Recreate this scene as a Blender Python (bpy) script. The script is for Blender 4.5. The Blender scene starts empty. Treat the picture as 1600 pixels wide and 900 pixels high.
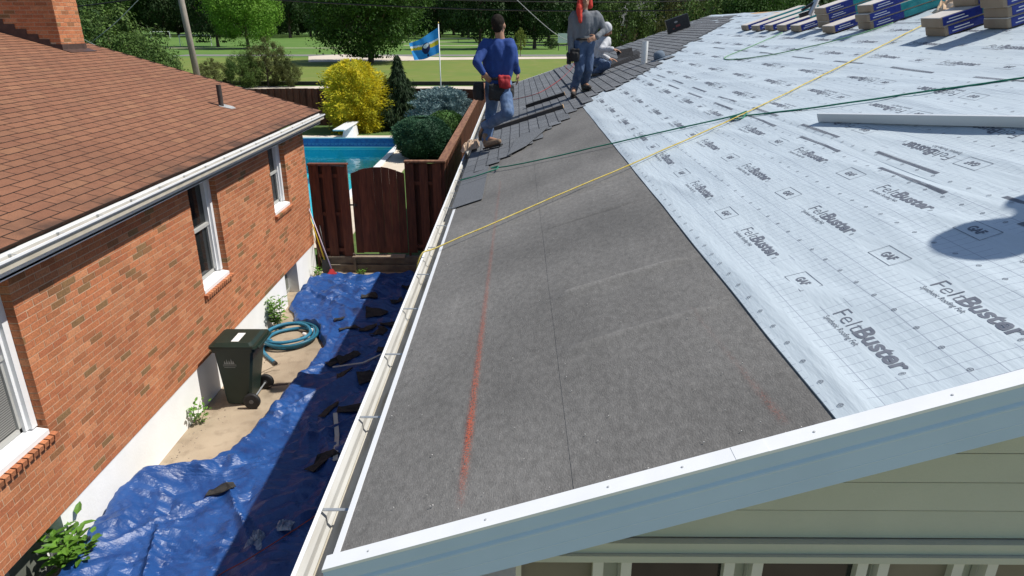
import bpy, bmesh, math, random
from mathutils import Vector, Matrix, noise

# ------------------------------------------------------------------ camera, world, sun, exposure
sc = bpy.context.scene
col = sc.collection
CAMZ = 4.89
PITCH, YAW = math.radians(21.02), math.radians(0.40)
cd = bpy.data.cameras.new('camera'); cam = bpy.data.objects.new('camera', cd); col.objects.link(cam)
cam.location = (0, 0, CAMZ); cam.rotation_euler = (math.pi/2 - PITCH, 0, YAW)
cd.sensor_width = 36; cd.lens = 24; cd.clip_start = .05; cd.clip_end = 5000
sc.camera = cam
SUN = Vector((1, .04, 1.5)).normalized()
w = bpy.data.worlds.new('World'); sc.world = w; w.use_nodes = True
nt = w.node_tree; nt.nodes.clear()
sky = nt.nodes.new('ShaderNodeTexSky'); sky.sky_type = 'NISHITA'; sky.sun_disc = False
sky.sun_elevation = math.asin(SUN.z); sky.sun_rotation = math.atan2(SUN.x, SUN.y)
sky.air_density = 1.0; sky.dust_density = .6
bg = nt.nodes.new('ShaderNodeBackground'); bg.inputs[1].default_value = .085
wo = nt.nodes.new('ShaderNodeOutputWorld')
nt.links.new(sky.outputs[0], bg.inputs[0]); nt.links.new(bg.outputs[0], wo.inputs[0])
ld = bpy.data.lights.new('sun', 'SUN'); lo = bpy.data.objects.new('sun', ld); col.objects.link(lo)
ld.energy = 4.3; ld.angle = math.radians(.53); ld.color = (1, .955, .88)
lo.rotation_euler = (-SUN).to_track_quat('-Z', 'Y').to_euler()
lo.location = (20, 1, 40)
sc.view_settings.view_transform = 'Standard'; sc.view_settings.look = 'None'
sc.view_settings.exposure = .35; sc.view_settings.gamma = 1

# ------------------------------------------------------------------ helpers
rnd = random.Random(11)
F = 1600*24/36
cP, sP, cY, sY = math.cos(PITCH), math.sin(PITCH), math.cos(YAW), math.sin(YAW)
FW = Vector((-sY*cP, cY*cP, -sP)); RT = Vector((cY, sY, 0)); UP = RT.cross(FW)
C0 = Vector((0, 0, CAMZ))
def ray(x, y): return FW + RT*((x-800)/F) - UP*((y-450)/F)
def at(x, y, Y): r = ray(x, y); return C0 + r*(Y/r.y)          # the place point seen at x, y that lies Y metres down the yard
def atz(x, y, z): r = ray(x, y); return C0 + r*((z-CAMZ)/r.z)
RXE, RZE, RS = -.578, 3.32, 1/3                                 # right roof: eave line and slope
RTH = math.atan(RS); RC, RSN = math.cos(RTH), math.sin(RTH)
def rz(x): return RZE + RS*(x-RXE)
def onr(x, y):
    r = ray(x, y); k = RZE - RS*RXE - CAMZ; return C0 + r*(k/(r.z - RS*r.x))
LXE, LZE, LS = -4.04, 3.26, .29                                 # left roof
LTH = math.atan(LS)
def lz(x): return LZE - LS*(x-LXE)
def onl(x, y):
    r = ray(x, y); k = LZE + LS*LXE - CAMZ; return C0 + r*(k/(r.z + LS*r.x))

def sp(o, label=None, cat=None, group=None, kind=None):
    if label: o['label'] = label
    if cat: o['category'] = cat
    if group: o['group'] = group
    if kind: o['kind'] = kind
    return o
def thing(name, label, cat, loc=(0, 0, 0), group=None, rot=0):
    o = bpy.data.objects.new(name, None); o.empty_display_size = .1
    o.location = loc; o.rotation_euler = (0, 0, rot); col.objects.link(o)
    return sp(o, label, cat, group)
def link(name, me, parent=None, local=False):
    o = bpy.data.objects.new(name, me); col.objects.link(o)
    if parent is not None:
        o.parent = parent
        if not local: o.matrix_parent_inverse = wm(parent).inverted()
    return o
def wm(o):
    m = o.matrix_basis.copy() if o.parent is None else wm(o.parent) @ o.matrix_parent_inverse @ o.matrix_basis
    return m
def part(name, src, mat, parent=None, smooth=False, local=False):
    """src: MB or (verts, faces); vertices in world space unless local"""
    if isinstance(src, MB): v, f = src.v, src.f
    else: v, f = src
    me = bpy.data.meshes.new(name); me.from_pydata([tuple(p) for p in v], [], f); me.update()
    if mat: me.materials.append(mat)
    if smooth:
        me.polygons.foreach_set('use_smooth', [True]*len(me.polygons))
    return link(name, me, parent, local)

class MB:
    def __init__(s): s.v = []; s.f = []
    def add(s, v, f):
        n = len(s.v); s.v += [Vector(p) for p in v]; s.f += [tuple(i+n for i in q) for q in f]; return s
    def box(s, a, b, M=None, bev=0):
        x0, y0, z0 = a; x1, y1, z1 = b
        v = [Vector(p) for p in ((x0,y0,z0),(x1,y0,z0),(x1,y1,z0),(x0,y1,z0),(x0,y0,z1),(x1,y0,z1),(x1,y1,z1),(x0,y1,z1))]
        if M is not None: v = [M @ p for p in v]
        return s.add(v, [(0,3,2,1),(4,5,6,7),(0,1,5,4),(1,2,6,5),(2,3,7,6),(3,0,4,7)])
    def cbox(s, a, b, c=.01, M=None):
        """box with chamfered edges"""
        bm = bmesh.new(); bmesh.ops.create_cube(bm, size=1)
        for q in bm.verts: q.co = Vector([(a[i]+b[i])/2 + q.co[i]*(b[i]-a[i]) for i in range(3)])
        bmesh.ops.bevel(bm, geom=bm.edges[:], offset=c, segments=2, affect='EDGES', profile=.5)
        if M is not None: bm.transform(M)
        bm.verts.index_update(); s.add([q.co.copy() for q in bm.verts], [tuple(q.index for q in f.verts) for f in bm.faces]); bm.free(); return s
    def beam(s, p, q, wd, ht, up=(0, 0, 1)):
        p, q = Vector(p), Vector(q); d = (q-p); L = d.length; d.normalize()
        u = Vector(up); sd = d.cross(u).normalized(); u = sd.cross(d)
        v = []
        for t in (p, q):
            for i, j in ((-1,-1),(1,-1),(1,1),(-1,1)): v.append(t + sd*(i*wd/2) + u*(j*ht/2))
        return s.add(v, [(0,1,2,3),(7,6,5,4),(0,4,5,1),(1,5,6,2),(2,6,7,3),(3,7,4,0)])
    def tube(s, pts, r, n=8, cap=True, closed=False):
        pts = [Vector(p) for p in pts]; k = len(pts)
        rs = r if isinstance(r, (list, tuple)) else [r]*k
        v = []; nrm = None
        for i in range(k):
            a = pts[(i-1) % k] if (closed or i > 0) else pts[i]; b = pts[(i+1) % k] if (closed or i < k-1) else pts[i]
            d = (b-a).normalized() if (b-a).length > 1e-9 else Vector((0,0,1))
            if nrm is None:
                nrm = d.orthogonal().normalized()
            nrm = (nrm - d*nrm.dot(d))
            nrm = nrm.normalized() if nrm.length > 1e-6 else d.orthogonal().normalized()
            bn = d.cross(nrm)
            for j in range(n):
                t = 2*math.pi*j/n; v.append(pts[i] + (nrm*math.cos(t) + bn*math.sin(t))*rs[i])
        f = []
        for i in range(k if closed else k-1):
            o, o2 = i*n, ((i+1) % k)*n
            for j in range(n): f.append((o+j, o+(j+1) % n, o2+(j+1) % n, o2+j))
        if cap and not closed:
            f.append(tuple(range(n-1, -1, -1))); f.append(tuple((k-1)*n+j for j in range(n)))
        return s.add(v, f)
    def lathe(s, prof, n=16, M=None):
        """prof: list of (radius, z), closed at ends"""
        v = []
        for r, z in prof:
            for j in range(n): t = 2*math.pi*j/n; v.append(Vector((r*math.cos(t), r*math.sin(t), z)))
        if M is not None: v = [M @ p for p in v]
        f = []
        for i in range(len(prof)-1):
            for j in range(n): f.append((i*n+j, i*n+(j+1) % n, (i+1)*n+(j+1) % n, (i+1)*n+j))
        f.append(tuple(range(n-1, -1, -1))); f.append(tuple((len(prof)-1)*n+j for j in range(n)))
        return s.add(v, f)
    def extrude(s, prof, a, b, fn):
        """closed 2-D profile swept from a to b; fn(u, v, t) gives the point"""
        n = len(prof); v = [fn(u, q, a) for u, q in prof] + [fn(u, q, b) for u, q in prof]
        f = [(i, (i+1) % n, n+(i+1) % n, n+i) for i in range(n)] + [tuple(range(n-1, -1, -1)), tuple(range(n, 2*n))]
        return s.add(v, f)
    def plate(s, pts, th, nrm=(0, 0, 1)):
        nn = Vector(nrm)*th; n = len(pts); p = [Vector(q) for q in pts]
        v = p + [q+nn for q in p]
        f = [(i, (i+1) % n, n+(i+1) % n, n+i) for i in range(n)] + [tuple(range(n-1, -1, -1)), tuple(range(n, 2*n))]
        return s.add(v, f)
def frame(o, x, y, z=None):
    """matrix with origin o and axes x, y (z = x cross y)"""
    x = Vector(x).normalized(); y = Vector(y).normalized(); z = x.cross(y).normalized(); y = z.cross(x)
    M = Matrix((x, y, z)).transposed().to_4x4(); M.translation = Vector(o); return M
def pieces(parent, name, base, mats, M, dist, limit=300, stuffname=None, edge=None):
    """base: (verts, faces) of one piece; mats: its transforms. The nearest become objects, the rest one part"""
    me = bpy.data.meshes.new(name); me.from_pydata([tuple(p) for p in base[0]], [], base[1]); me.materials.append(M)
    if edge: me.materials.append(edge[0]); me.polygons.foreach_set('material_index', edge[1])
    inv = wm(parent).inverted()
    order = sorted(range(len(mats)), key=lambda i: dist(mats[i].translation))
    for i in order[:limit]:
        o = bpy.data.objects.new(name, me); col.objects.link(o); o.parent = parent
        o.matrix_parent_inverse = inv; o.matrix_basis = mats[i]
    rest = order[limit:]
    if rest:
        m = MB(); bv = [Vector(p) for p in base[0]]
        for i in rest: m.add([mats[i] @ p for p in bv], base[1])
        o = part(stuffname or name+'_field', m, M, parent); o['kind'] = 'stuff'
        if edge: o.data.materials.append(edge[0]); o.data.polygons.foreach_set('material_index', edge[1]*len(rest))
def tab(Lt, W, slot, TT, b0, b1):
    """one shingle tab: granule face with bare asphalt edges"""
    y0, y1 = -W/2+slot, W/2-slot
    def zt(x): return .0015+TT*(1-x/Lt)
    v = [(0,y0,.001),(0,y1,.001),(Lt,y1,0),(Lt,y0,0),(0,y0,zt(0)),(0,y1,zt(0)),(Lt,y1,zt(Lt)),(Lt,y0,zt(Lt)),(b0,y0+b1,zt(b0)),(b0,y1-b1,zt(b0)),(Lt,y1-b1,zt(Lt)),(Lt,y0+b1,zt(Lt))]
    f = [(8,11,10,9),(0,4,5,1),(4,8,9,5),(5,9,10,6),(8,4,7,11),(0,3,7,4),(1,5,6,2),(0,1,2,3)]
    return v, f, [0,1,1,1,1,1,1,1]
dcam = lambda p: (p - C0).length

# ------------------------------------------------------------------ materials
MATS = {}
def mat(name, c1, c2=None, scale=6, rough=.8, bump=0, bscale=None, rand=0, metal=0, spec=.4, ramp=(.35, .65), stretch=None, detail=6, coat=0, transl=0, c3=None, s3=40, f3=.5, sheen=0):
    m = bpy.data.materials.new(name); m.use_nodes = True; MATS[name] = m
    n = m.node_tree.nodes; L = m.node_tree.links; b = n['Principled BSDF']
    b.inputs['Roughness'].default_value = rough; b.inputs['Metallic'].default_value = metal
    b.inputs['Specular IOR Level'].default_value = spec
    b.inputs['Coat Weight'].default_value = coat
    pos = n.new('ShaderNodeNewGeometry'); vec = pos.outputs['Position']
    if stretch:
        mp = n.new('ShaderNodeMapping'); mp.inputs['Scale'].default_value = stretch; L.new(vec, mp.inputs[0]); vec = mp.outputs[0]
    c2 = c2 or c1
    nz = n.new('ShaderNodeTexNoise'); nz.inputs['Scale'].default_value = scale; nz.inputs['Detail'].default_value = detail; L.new(vec, nz.inputs[0])
    mr = n.new('ShaderNodeMapRange'); mr.inputs[1].default_value = ramp[0]; mr.inputs[2].default_value = ramp[1]; L.new(nz.outputs[0], mr.inputs[0])
    mx = n.new('ShaderNodeMix'); mx.data_type = 'RGBA'; mx.inputs[6].default_value = (*c1, 1); mx.inputs[7].default_value = (*c2, 1); L.new(mr.outputs[0], mx.inputs[0])
    out = mx.outputs[2]
    if c3:
        n3 = n.new('ShaderNodeTexNoise'); n3.inputs['Scale'].default_value = s3; n3.inputs['Detail'].default_value = 3; L.new(vec, n3.inputs[0])
        m3 = n.new('ShaderNodeMapRange'); m3.inputs[1].default_value = .52; m3.inputs[2].default_value = .68; m3.inputs[4].default_value = f3; L.new(n3.outputs[0], m3.inputs[0])
        x3 = n.new('ShaderNodeMix'); x3.data_type = 'RGBA'; x3.inputs[7].default_value = (*c3, 1); L.new(out, x3.inputs[6]); L.new(m3.outputs[0], x3.inputs[0]); out = x3.outputs[2]
    if rand:
        oi = n.new('ShaderNodeObjectInfo'); ad = n.new('ShaderNodeMath'); ad.operation = 'ADD'
        L.new(oi.outputs['Random'], ad.inputs[0]); L.new(pos.outputs['Random Per Island'], ad.inputs[1])
        fr = n.new('ShaderNodeMath'); fr.operation = 'FRACT'; L.new(ad.outputs[0], fr.inputs[0])
        r2 = n.new('ShaderNodeMapRange'); r2.inputs[3].default_value = 1-rand; r2.inputs[4].default_value = 1+rand; L.new(fr.outputs[0], r2.inputs[0])
        hs = n.new('ShaderNodeHueSaturation'); L.new(r2.outputs[0], hs.inputs['Value']); L.new(out, hs.inputs['Color']); out = hs.outputs[0]
    L.new(out, b.inputs['Base Color'])
    m['out'] = 0
    if bump:
        bn = n.new('ShaderNodeTexNoise'); bn.inputs['Scale'].default_value = bscale or scale*4; bn.inputs['Detail'].default_value = 5; L.new(vec, bn.inputs[0])
        bp = n.new('ShaderNodeBump'); bp.inputs['Strength'].default_value = min(1, bump); bp.inputs['Distance'].default_value = .01*max(1, bump); L.new(bn.outputs[0], bp.inputs['Height']); L.new(bp.outputs[0], b.inputs['Normal'])
    if transl:
        tr = n.new('ShaderNodeBsdfTranslucent'); L.new(out, tr.inputs[0]); ms = n.new('ShaderNodeMixShader'); ms.inputs[0].default_value = transl
        L.new(b.outputs[0], ms.inputs[1]); L.new(tr.outputs[0], ms.inputs[2]); L.new(ms.outputs[0], n['Material Output'].inputs[0])
    return m
def randramp(m, stops, speck=.0):
    """recolour a mat() material by a per-piece random colour ramp"""
    n = m.node_tree.nodes; L = m.node_tree.links; b = n['Principled BSDF']
    src = b.inputs['Base Color'].links[0].from_socket
    g = n.new('ShaderNodeNewGeometry'); oi = n.new('ShaderNodeObjectInfo'); ad = n.new('ShaderNodeMath'); L.new(oi.outputs['Random'], ad.inputs[0]); L.new(g.outputs['Random Per Island'], ad.inputs[1])
    fr = n.new('ShaderNodeMath'); fr.operation = 'FRACT'; L.new(ad.outputs[0], fr.inputs[0])
    cr = n.new('ShaderNodeValToRGB'); L.new(fr.outputs[0], cr.inputs[0]); e = cr.color_ramp; e.interpolation = 'LINEAR'
    while len(e.elements) < len(stops): e.elements.new(.5)
    for el, (p, c) in zip(e.elements, stops): el.position = p; el.color = (*c, 1)
    mx = n.new('ShaderNodeMix'); mx.data_type = 'RGBA'; mx.blend_type = 'MULTIPLY'; mx.inputs[0].default_value = 1
    L.new(cr.outputs[0], mx.inputs[6]); L.new(src, mx.inputs[7]); L.new(mx.outputs[2], b.inputs['Base Color'])
    return m
brick = randramp(mat('brick_clay', (.82,.8,.78), (1.25,1.2,1.15), 60, .92, .5, 160, c3=(1.5,1.4,1.3), s3=25, f3=.35),
    [(0,(.42,.155,.068)),(.15,(.47,.19,.088)),(.3,(.38,.13,.06)),(.45,(.51,.23,.115)),(.6,(.41,.148,.068)),(.80,(.46,.175,.08)),(.89,(.31,.12,.055)),(.955,(.22,.125,.055)),(1,(.235,.14,.065))])
mortar = mat('mortar', (.46,.33,.22), (.56,.42,.29), 30, .95, .4, 120)
whitewash = mat('white_masonry_paint', (.88,.88,.865), (.83,.83,.81), 3, .7, .25, 40)
white = mat('white_painted_metal', (.80,.81,.82), (.76,.77,.78), 8, .35, spec=.5)
vinyl = mat('white_vinyl', (.78,.78,.77), (.72,.72,.71), 5, .45)
gutter_in = mat('dusty_gutter_metal', (.50,.47,.40), (.33,.28,.19), 7, .7, ramp=(.45,.75), stretch=(6,.6,6))
timber_gap_shade = mat('dark_timber_gap_shade', (.025,.023,.022), (.05,.045,.04), 12, .9, .4, 60)
rs_brown = randramp(mat('brown_asphalt_shingle', (.85,.85,.85), (1.2,1.17,1.12), 120, .95, .7, 260, c3=(.55,.5,.48), s3=9, f3=.3),
    [(0,(.235,.106,.060)),(.25,(.218,.097,.056)),(.5,(.258,.118,.067)),(.72,(.21,.097,.057)),(.86,(.268,.13,.072)),(1,(.226,.102,.059))])
rs_dark = randramp(mat('charcoal_asphalt_shingle', (.8,.8,.8), (1.3,1.3,1.3), 150, .9, .6, 300),
    [(0,(.105,.113,.125)),(.3,(.135,.145,.158)),(.6,(.115,.123,.135)),(1,(.15,.16,.175))])
black_rubber = mat('black_rubber', (.012,.012,.013), (.02,.02,.02), 20, .6)
black_pl = mat('black_plastic', (.015,.015,.016), (.025,.025,.026), 20, .4)
def add_stain(m, x0, x1, dark):
    """dark algae streaks with a ragged outline on the lowest courses"""
    n = m.node_tree.nodes; L = m.node_tree.links; b = n['Principled BSDF']; src = b.inputs['Base Color'].links[0].from_socket
    g = n.new('ShaderNodeNewGeometry'); sx = n.new('ShaderNodeSeparateXYZ'); L.new(g.outputs['Position'], sx.inputs[0])
    mr = n.new('ShaderNodeMapRange'); mr.inputs[1].default_value = x0; mr.inputs[2].default_value = x1; L.new(sx.outputs[0], mr.inputs[0])
    nz = n.new('ShaderNodeTexNoise'); nz.inputs['Scale'].default_value = 2.6; nz.inputs['Detail'].default_value = 5; L.new(g.outputs['Position'], nz.inputs[0])
    m2 = n.new('ShaderNodeMapRange'); m2.inputs[1].default_value = .38; m2.inputs[2].default_value = .62; L.new(nz.outputs[0], m2.inputs[0])
    mu = n.new('ShaderNodeMath'); mu.operation = 'MULTIPLY'; L.new(mr.outputs[0], mu.inputs[0]); L.new(m2.outputs[0], mu.inputs[1])
    m3 = n.new('ShaderNodeMath'); m3.operation = 'MULTIPLY'; m3.inputs[1].default_value = .8; L.new(mu.outputs[0], m3.inputs[0])
    mx = n.new('ShaderNodeMix'); mx.data_type = 'RGBA'; mx.inputs[7].default_value = (*dark, 1); L.new(src, mx.inputs[6]); L.new(m3.outputs[0], mx.inputs[0]); L.new(mx.outputs[2], b.inputs['Base Color'])
add_stain(rs_brown, -4.36, -4.08, (.05,.03,.022))
felt = mat('grey_roofing_felt', (.108,.104,.098), (.176,.170,.161), 42, .78, .3, 200, c3=(.27,.26,.245), s3=130, f3=.28, ramp=(.25,.8), stretch=(1,.55,1), detail=9)
def mottle(m, sc_, lo, hi, stretch=(1,1,1)):
    n = m.node_tree.nodes; L = m.node_tree.links; b = n['Principled BSDF']; src = b.inputs['Base Color'].links[0].from_socket
    g = n.new('ShaderNodeNewGeometry'); mp = n.new('ShaderNodeMapping'); mp.inputs['Scale'].default_value = stretch; L.new(g.outputs['Position'], mp.inputs[0])
    nz = n.new('ShaderNodeTexNoise'); nz.inputs['Scale'].default_value = sc_; nz.inputs['Detail'].default_value = 4; L.new(mp.outputs[0], nz.inputs[0])
    mr = n.new('ShaderNodeMapRange'); mr.inputs[1].default_value = .3; mr.inputs[2].default_value = .7; mr.inputs[3].default_value = lo; mr.inputs[4].default_value = hi; L.new(nz.outputs[0], mr.inputs[0])
    hs = n.new('ShaderNodeHueSaturation'); L.new(mr.outputs[0], hs.inputs['Value']); L.new(src, hs.inputs['Color']); L.new(hs.outputs[0], b.inputs['Base Color'])
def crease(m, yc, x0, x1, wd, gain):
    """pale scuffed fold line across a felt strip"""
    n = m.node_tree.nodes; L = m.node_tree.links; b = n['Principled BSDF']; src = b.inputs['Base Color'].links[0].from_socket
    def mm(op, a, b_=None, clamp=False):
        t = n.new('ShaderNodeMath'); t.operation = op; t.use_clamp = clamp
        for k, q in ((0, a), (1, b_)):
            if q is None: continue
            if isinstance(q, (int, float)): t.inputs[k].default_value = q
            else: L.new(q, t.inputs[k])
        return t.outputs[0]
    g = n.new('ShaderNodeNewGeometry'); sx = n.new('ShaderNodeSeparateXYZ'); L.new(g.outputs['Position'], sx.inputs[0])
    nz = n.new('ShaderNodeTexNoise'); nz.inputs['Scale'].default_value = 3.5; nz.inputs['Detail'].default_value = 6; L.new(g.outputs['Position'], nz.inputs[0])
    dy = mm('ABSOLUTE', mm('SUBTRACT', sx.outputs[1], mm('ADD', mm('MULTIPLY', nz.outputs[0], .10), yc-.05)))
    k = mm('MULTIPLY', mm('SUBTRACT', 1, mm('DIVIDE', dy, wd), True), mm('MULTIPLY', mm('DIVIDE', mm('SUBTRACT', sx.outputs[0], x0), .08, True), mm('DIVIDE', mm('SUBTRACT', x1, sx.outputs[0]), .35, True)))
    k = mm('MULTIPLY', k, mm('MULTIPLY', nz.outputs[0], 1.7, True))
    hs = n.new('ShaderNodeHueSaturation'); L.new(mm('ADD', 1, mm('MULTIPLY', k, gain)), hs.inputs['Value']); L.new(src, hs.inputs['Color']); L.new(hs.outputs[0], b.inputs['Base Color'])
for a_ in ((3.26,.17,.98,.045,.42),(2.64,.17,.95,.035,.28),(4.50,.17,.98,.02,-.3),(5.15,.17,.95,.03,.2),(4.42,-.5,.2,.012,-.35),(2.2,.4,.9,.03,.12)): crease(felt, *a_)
mottle(felt, .9, .78, 1.26); mottle(felt, 5, .93, 1.07, (1,.3,1))
sheath = mat('raw_sheathing', (.58,.40,.22), (.45,.28,.14), 9, .85, .3, 60, stretch=(1,8,1))
siding = mat('cream_vinyl_siding', (.49,.505,.425), (.46,.475,.40), 4, .55, .15, 90)
glass = mat('dark_window_glass', (.012,.014,.015), (.022,.025,.025), 2, .06, spec=.35)
concrete = mat('concrete', (.30,.235,.165), (.40,.325,.235), 1.4, .92, .35, 60, c3=(.19,.145,.10), s3=5, f3=.45)
rust_wood = mat('brown_stained_wood', (.15,.050,.026), (.085,.029,.017), 3, .75, .4, 40, rand=.25, stretch=(9,9,1))
cap_wood = mat('weathered_cap_wood', (.27,.135,.075), (.16,.07,.04), 3, .8, .4, 40, rand=.15, stretch=(6,1,6))
mottle(brick, .9, .86, 1.1); mottle(brick, 4, .93, 1.06); mottle(rs_brown, .6, .9, 1.1); mottle(concrete, .5, .88, 1.1)
edge_asph = mat('dark_asphalt_edge', (.05,.028,.02), (.03,.02,.016), 20, .95)
edge_black = mat('black_asphalt_edge', (.018,.018,.02), None, 20, .95)
coil = mat('pale_blue_grey_coil', (.49,.63,.80), (.465,.60,.765), 6, .45)
timber = mat('weathered_timber', (.12,.10,.078), (.19,.16,.12), 6, .9, .5, 50)
# ------------------------------------------------------------------ ground
def sheet(name, x0, y0, x1, y1, z, m, n=(1, 1), f=None):
    v = []; q = []
    for j in range(n[1]+1):
        for i in range(n[0]+1):
            x = x0+(x1-x0)*i/n[0]; y = y0+(y1-y0)*j/n[1]; v.append((x, y, z + (f(x, y) if f else 0)))
    for j in range(n[1]):
        for i in range(n[0]):
            a = j*(n[0]+1)+i; q.append((a, a+1, a+n[0]+2, a+n[0]+1))
    return sp(part(name, (v, q), m), kind='structure')
grass_park = mat('park_grass', (.072,.158,.020), (.10,.185,.028), .05, .95, c3=(.14,.19,.045), s3=.3, f3=.5)
grass_near = mat('dry_lawn_grass', (.15,.185,.03), (.12,.175,.027), .12, .95, c3=(.22,.20,.065), s3=.6, f3=.45)
grass_yard = mat('yard_grass', (.07,.125,.028), (.10,.15,.035), 1.5, .95, c3=(.05,.09,.02), s3=8, f3=.5)
asphalt = mat('road_asphalt', (.16,.155,.15), (.20,.195,.185), .8, .9)
path_m = mat('pale_concrete_path', (.60,.52,.43), (.50,.44,.36), .6, .9)
gv = [(-1500,-200),(1500,-200),(1500,3000),(-1500,3000),(-30,16.0),(-4.6,16.0),(-4.6,30.3),(-30,30.3)]
sp(part('ground', ([(x, y, -.03) for x, y in gv], [(0,1,5,4),(1,2,6,5),(2,3,7,6),(3,0,4,7)]), grass_park), kind='structure')
sheet('unseen_patio', .62, -8, 14, 2.1, -.01, concrete)  # unseen paving, added to cut green grass bounce onto the gable
sheet('concrete_passage', -4.6, -3, .6, 13.72, 0, concrete, (20, 60), lambda x, y: .006*noise.noise((x*.9, y*.9, 0)))
sheet('lawn', -80, 64, 120, 118, -.005, grass_near)
sheet('alley', -60, 40, 90, 61.5, -.012, path_m)
sw = [(482,97),(600,95.5),(700,93.5),(900,91.5),(1000,91),(1000,88),(900,88.3),(700,89.5),(600,87),(540,84.5),(482,88)]
sp(part('sidewalk', ([tuple(atz(x, y, .02)) for x, y in sw], [tuple(range(len(sw)))]), path_m), kind='structure')
sheet('road', -60, 124, 200, 131, -.004, asphalt)
# raised back yard with the pool cut out of it
PX1, PY0, PY1, YZ = -4.75, 16.2, 30.0, .3
m = MB()
m.box((-30, 13.92, -.2), (PX1+.0, PY0, YZ)); m.box((PX1, 13.92, -.2), (12, 34.6, YZ)); m.box((-30, PY1, -.2), (PX1, 34.6, YZ))
sp(part('back_yard', m, grass_yard), kind='structure')
# pool deck, coping, basin and water
deck_m = mat('pool_deck_concrete', (.55,.47,.37), (.62,.54,.44), 3, .9, .2, 50)
m = MB(); m.box((-30, PY1-.02, YZ+.002), (PX1, PY1+.75, YZ+.03)); m.box((PX1-.02, PY0, YZ+.004), (PX1+.9, PY1+.75, YZ+.032)); m.box((-30, 14.3, YZ+.002), (PX1+.9, PY0+.02, YZ+.03))
sp(part('pool_deck', m, deck_m), kind='structure')
pool = thing('swimming_pool', 'turquoise in-ground swimming pool behind the wooden gate', 'pool', (-9, 25, YZ))
m = MB(); m.box((-30, PY1-.16, YZ+.03), (PX1-.02, PY1+.05, YZ+.075)); m.box((PX1-.16, PY0, YZ+.033), (PX1+.05, PY1+.05, YZ+.078))
part('coping', m, white, pool)
tile = mat('blue_pool_tile', (.02,.085,.30), (.035,.15,.42), 9, .3)
n_ = tile.node_tree.nodes; 
liner = mat('pool_liner', (.05,.55,.62), (.05,.42,.55), .5, .6, c3=(.12,.38,.16), s3=.7, f3=.6)
for nm_, za, zb, mt_ in (('tile_band', -.06, YZ+.03, tile), ('liner_wall', -1.9, -.06, liner)):
    m = MB(); m.add([(-30,PY1-.05,za),(PX1-.05,PY1-.05,za),(PX1-.05,PY1-.05,zb),(-30,PY1-.05,zb)], [(0,1,2,3)])
    m.add([(PX1-.05,PY0,za),(PX1-.05,PY1-.05,za),(PX1-.05,PY1-.05,zb),(PX1-.05,PY0,zb)], [(3,2,1,0)])
    m.add([(-30,PY0,za),(PX1-.05,PY0,za),(PX1-.05,PY0,zb),(-30,PY0,zb)], [(3,2,1,0)])
    part(nm_, m, mt_, pool)
m = MB()
for i in range(60):                              # light key pattern on the tile band
    x = -14.8 + i*.168
    m.box((x, PY1-.062, .055), (x+.10, PY1-.051, .075)); m.box((x+.03, PY1-.062, .10), (x+.14, PY1-.0515, .118)); m.box((x, PY1-.062, .075), (x+.02, PY1-.052, .118))
o = part('tile_motif', m, mat('pale_blue_tile', (.10,.28,.52), None, 5, .3), pool); o['kind'] = 'stuff'
m = MB(); m.box((-30, PY1-.075, -.075), (PX1-.05, PY1-.05, -.03)); part('water_line_strip', m, mat('aqua_strip', (.35,.62,.66), None, 5, .4), pool)
m = MB(); v = []; q = []
for i in range(61):
    for j in range(41): v.append((-30+25.2*i/60, PY0+(PY1-PY0)*j/40, -1.15-.7*math.sin(math.pi*j/40)))
for i in range(60):
    for j in range(40): a = i*41+j; q.append((a, a+41, a+42, a+1))
part('basin', (v, q), liner, pool)
wm_ = bpy.data.materials.new('pool_water'); wm_.use_nodes = True; n = wm_.node_tree.nodes; L = wm_.node_tree.links; n.remove(n['Principled BSDF'])
tr = n.new('ShaderNodeBsdfTransparent'); tr.inputs[0].default_value = (.55,.95,.98,1); gl = n.new('ShaderNodeBsdfGlossy'); gl.inputs[1].default_value = .04; gl.inputs[0].default_value = (.9,.95,1,1)
fr = n.new('ShaderNodeFresnel'); fr.inputs[0].default_value = 1.33; mx = n.new('ShaderNodeMixShader'); L.new(fr.outputs[0], mx.inputs[0]); L.new(tr.outputs[0], mx.inputs[1]); L.new(gl.outputs[0], mx.inputs[2]); L.new(mx.outputs[0], n['Material Output'].inputs[0])
nz = n.new('ShaderNodeTexNoise'); nz.inputs['Scale'].default_value = 2.2; bp = n.new('ShaderNodeBump'); bp.inputs['Strength'].default_value = .25; bp.inputs['Distance'].default_value = .05; L.new(nz.outputs[0], bp.inputs['Height']); L.new(bp.outputs[0], gl.inputs['Normal']); L.new(bp.outputs[0], fr.inputs['Normal'])
g_ = n.new('ShaderNodeNewGeometry'); L.new(g_.outputs['Position'], nz.inputs[0])
part('water', ([(-30,PY0,-.10),(PX1-.05,PY0,-.10),(PX1-.05,PY1-.05,-.10),(-30,PY1-.05,-.10)], [(0,1,2,3)]), wm_, pool)
db = thing('diving_board', 'white diving board over the far edge of the pool', 'diving board', (-7.4, PY1+.5, YZ+.03))
m = MB(); m.cbox((-7.62, PY1-1.35, YZ+.52), (-7.12, PY1+1.3, YZ+.58), .015); part('board', m, white, db)
m = MB(); m.add([(-7.62,PY1+.1,YZ+.031),(-7.12,PY1+.1,YZ+.031),(-7.12,PY1+1.1,YZ+.031),(-7.62,PY1+1.1,YZ+.031),(-7.56,PY1+.5,YZ+.52),(-7.18,PY1+.5,YZ+.52),(-7.18,PY1+1.1,YZ+.52),(-7.56,PY1+1.1,YZ+.52)], [(0,1,2,3),(4,7,6,5),(0,4,5,1),(1,5,6,2),(2,6,7,3),(3,7,4,0)]); part('pedestal', m, white, db)

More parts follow.
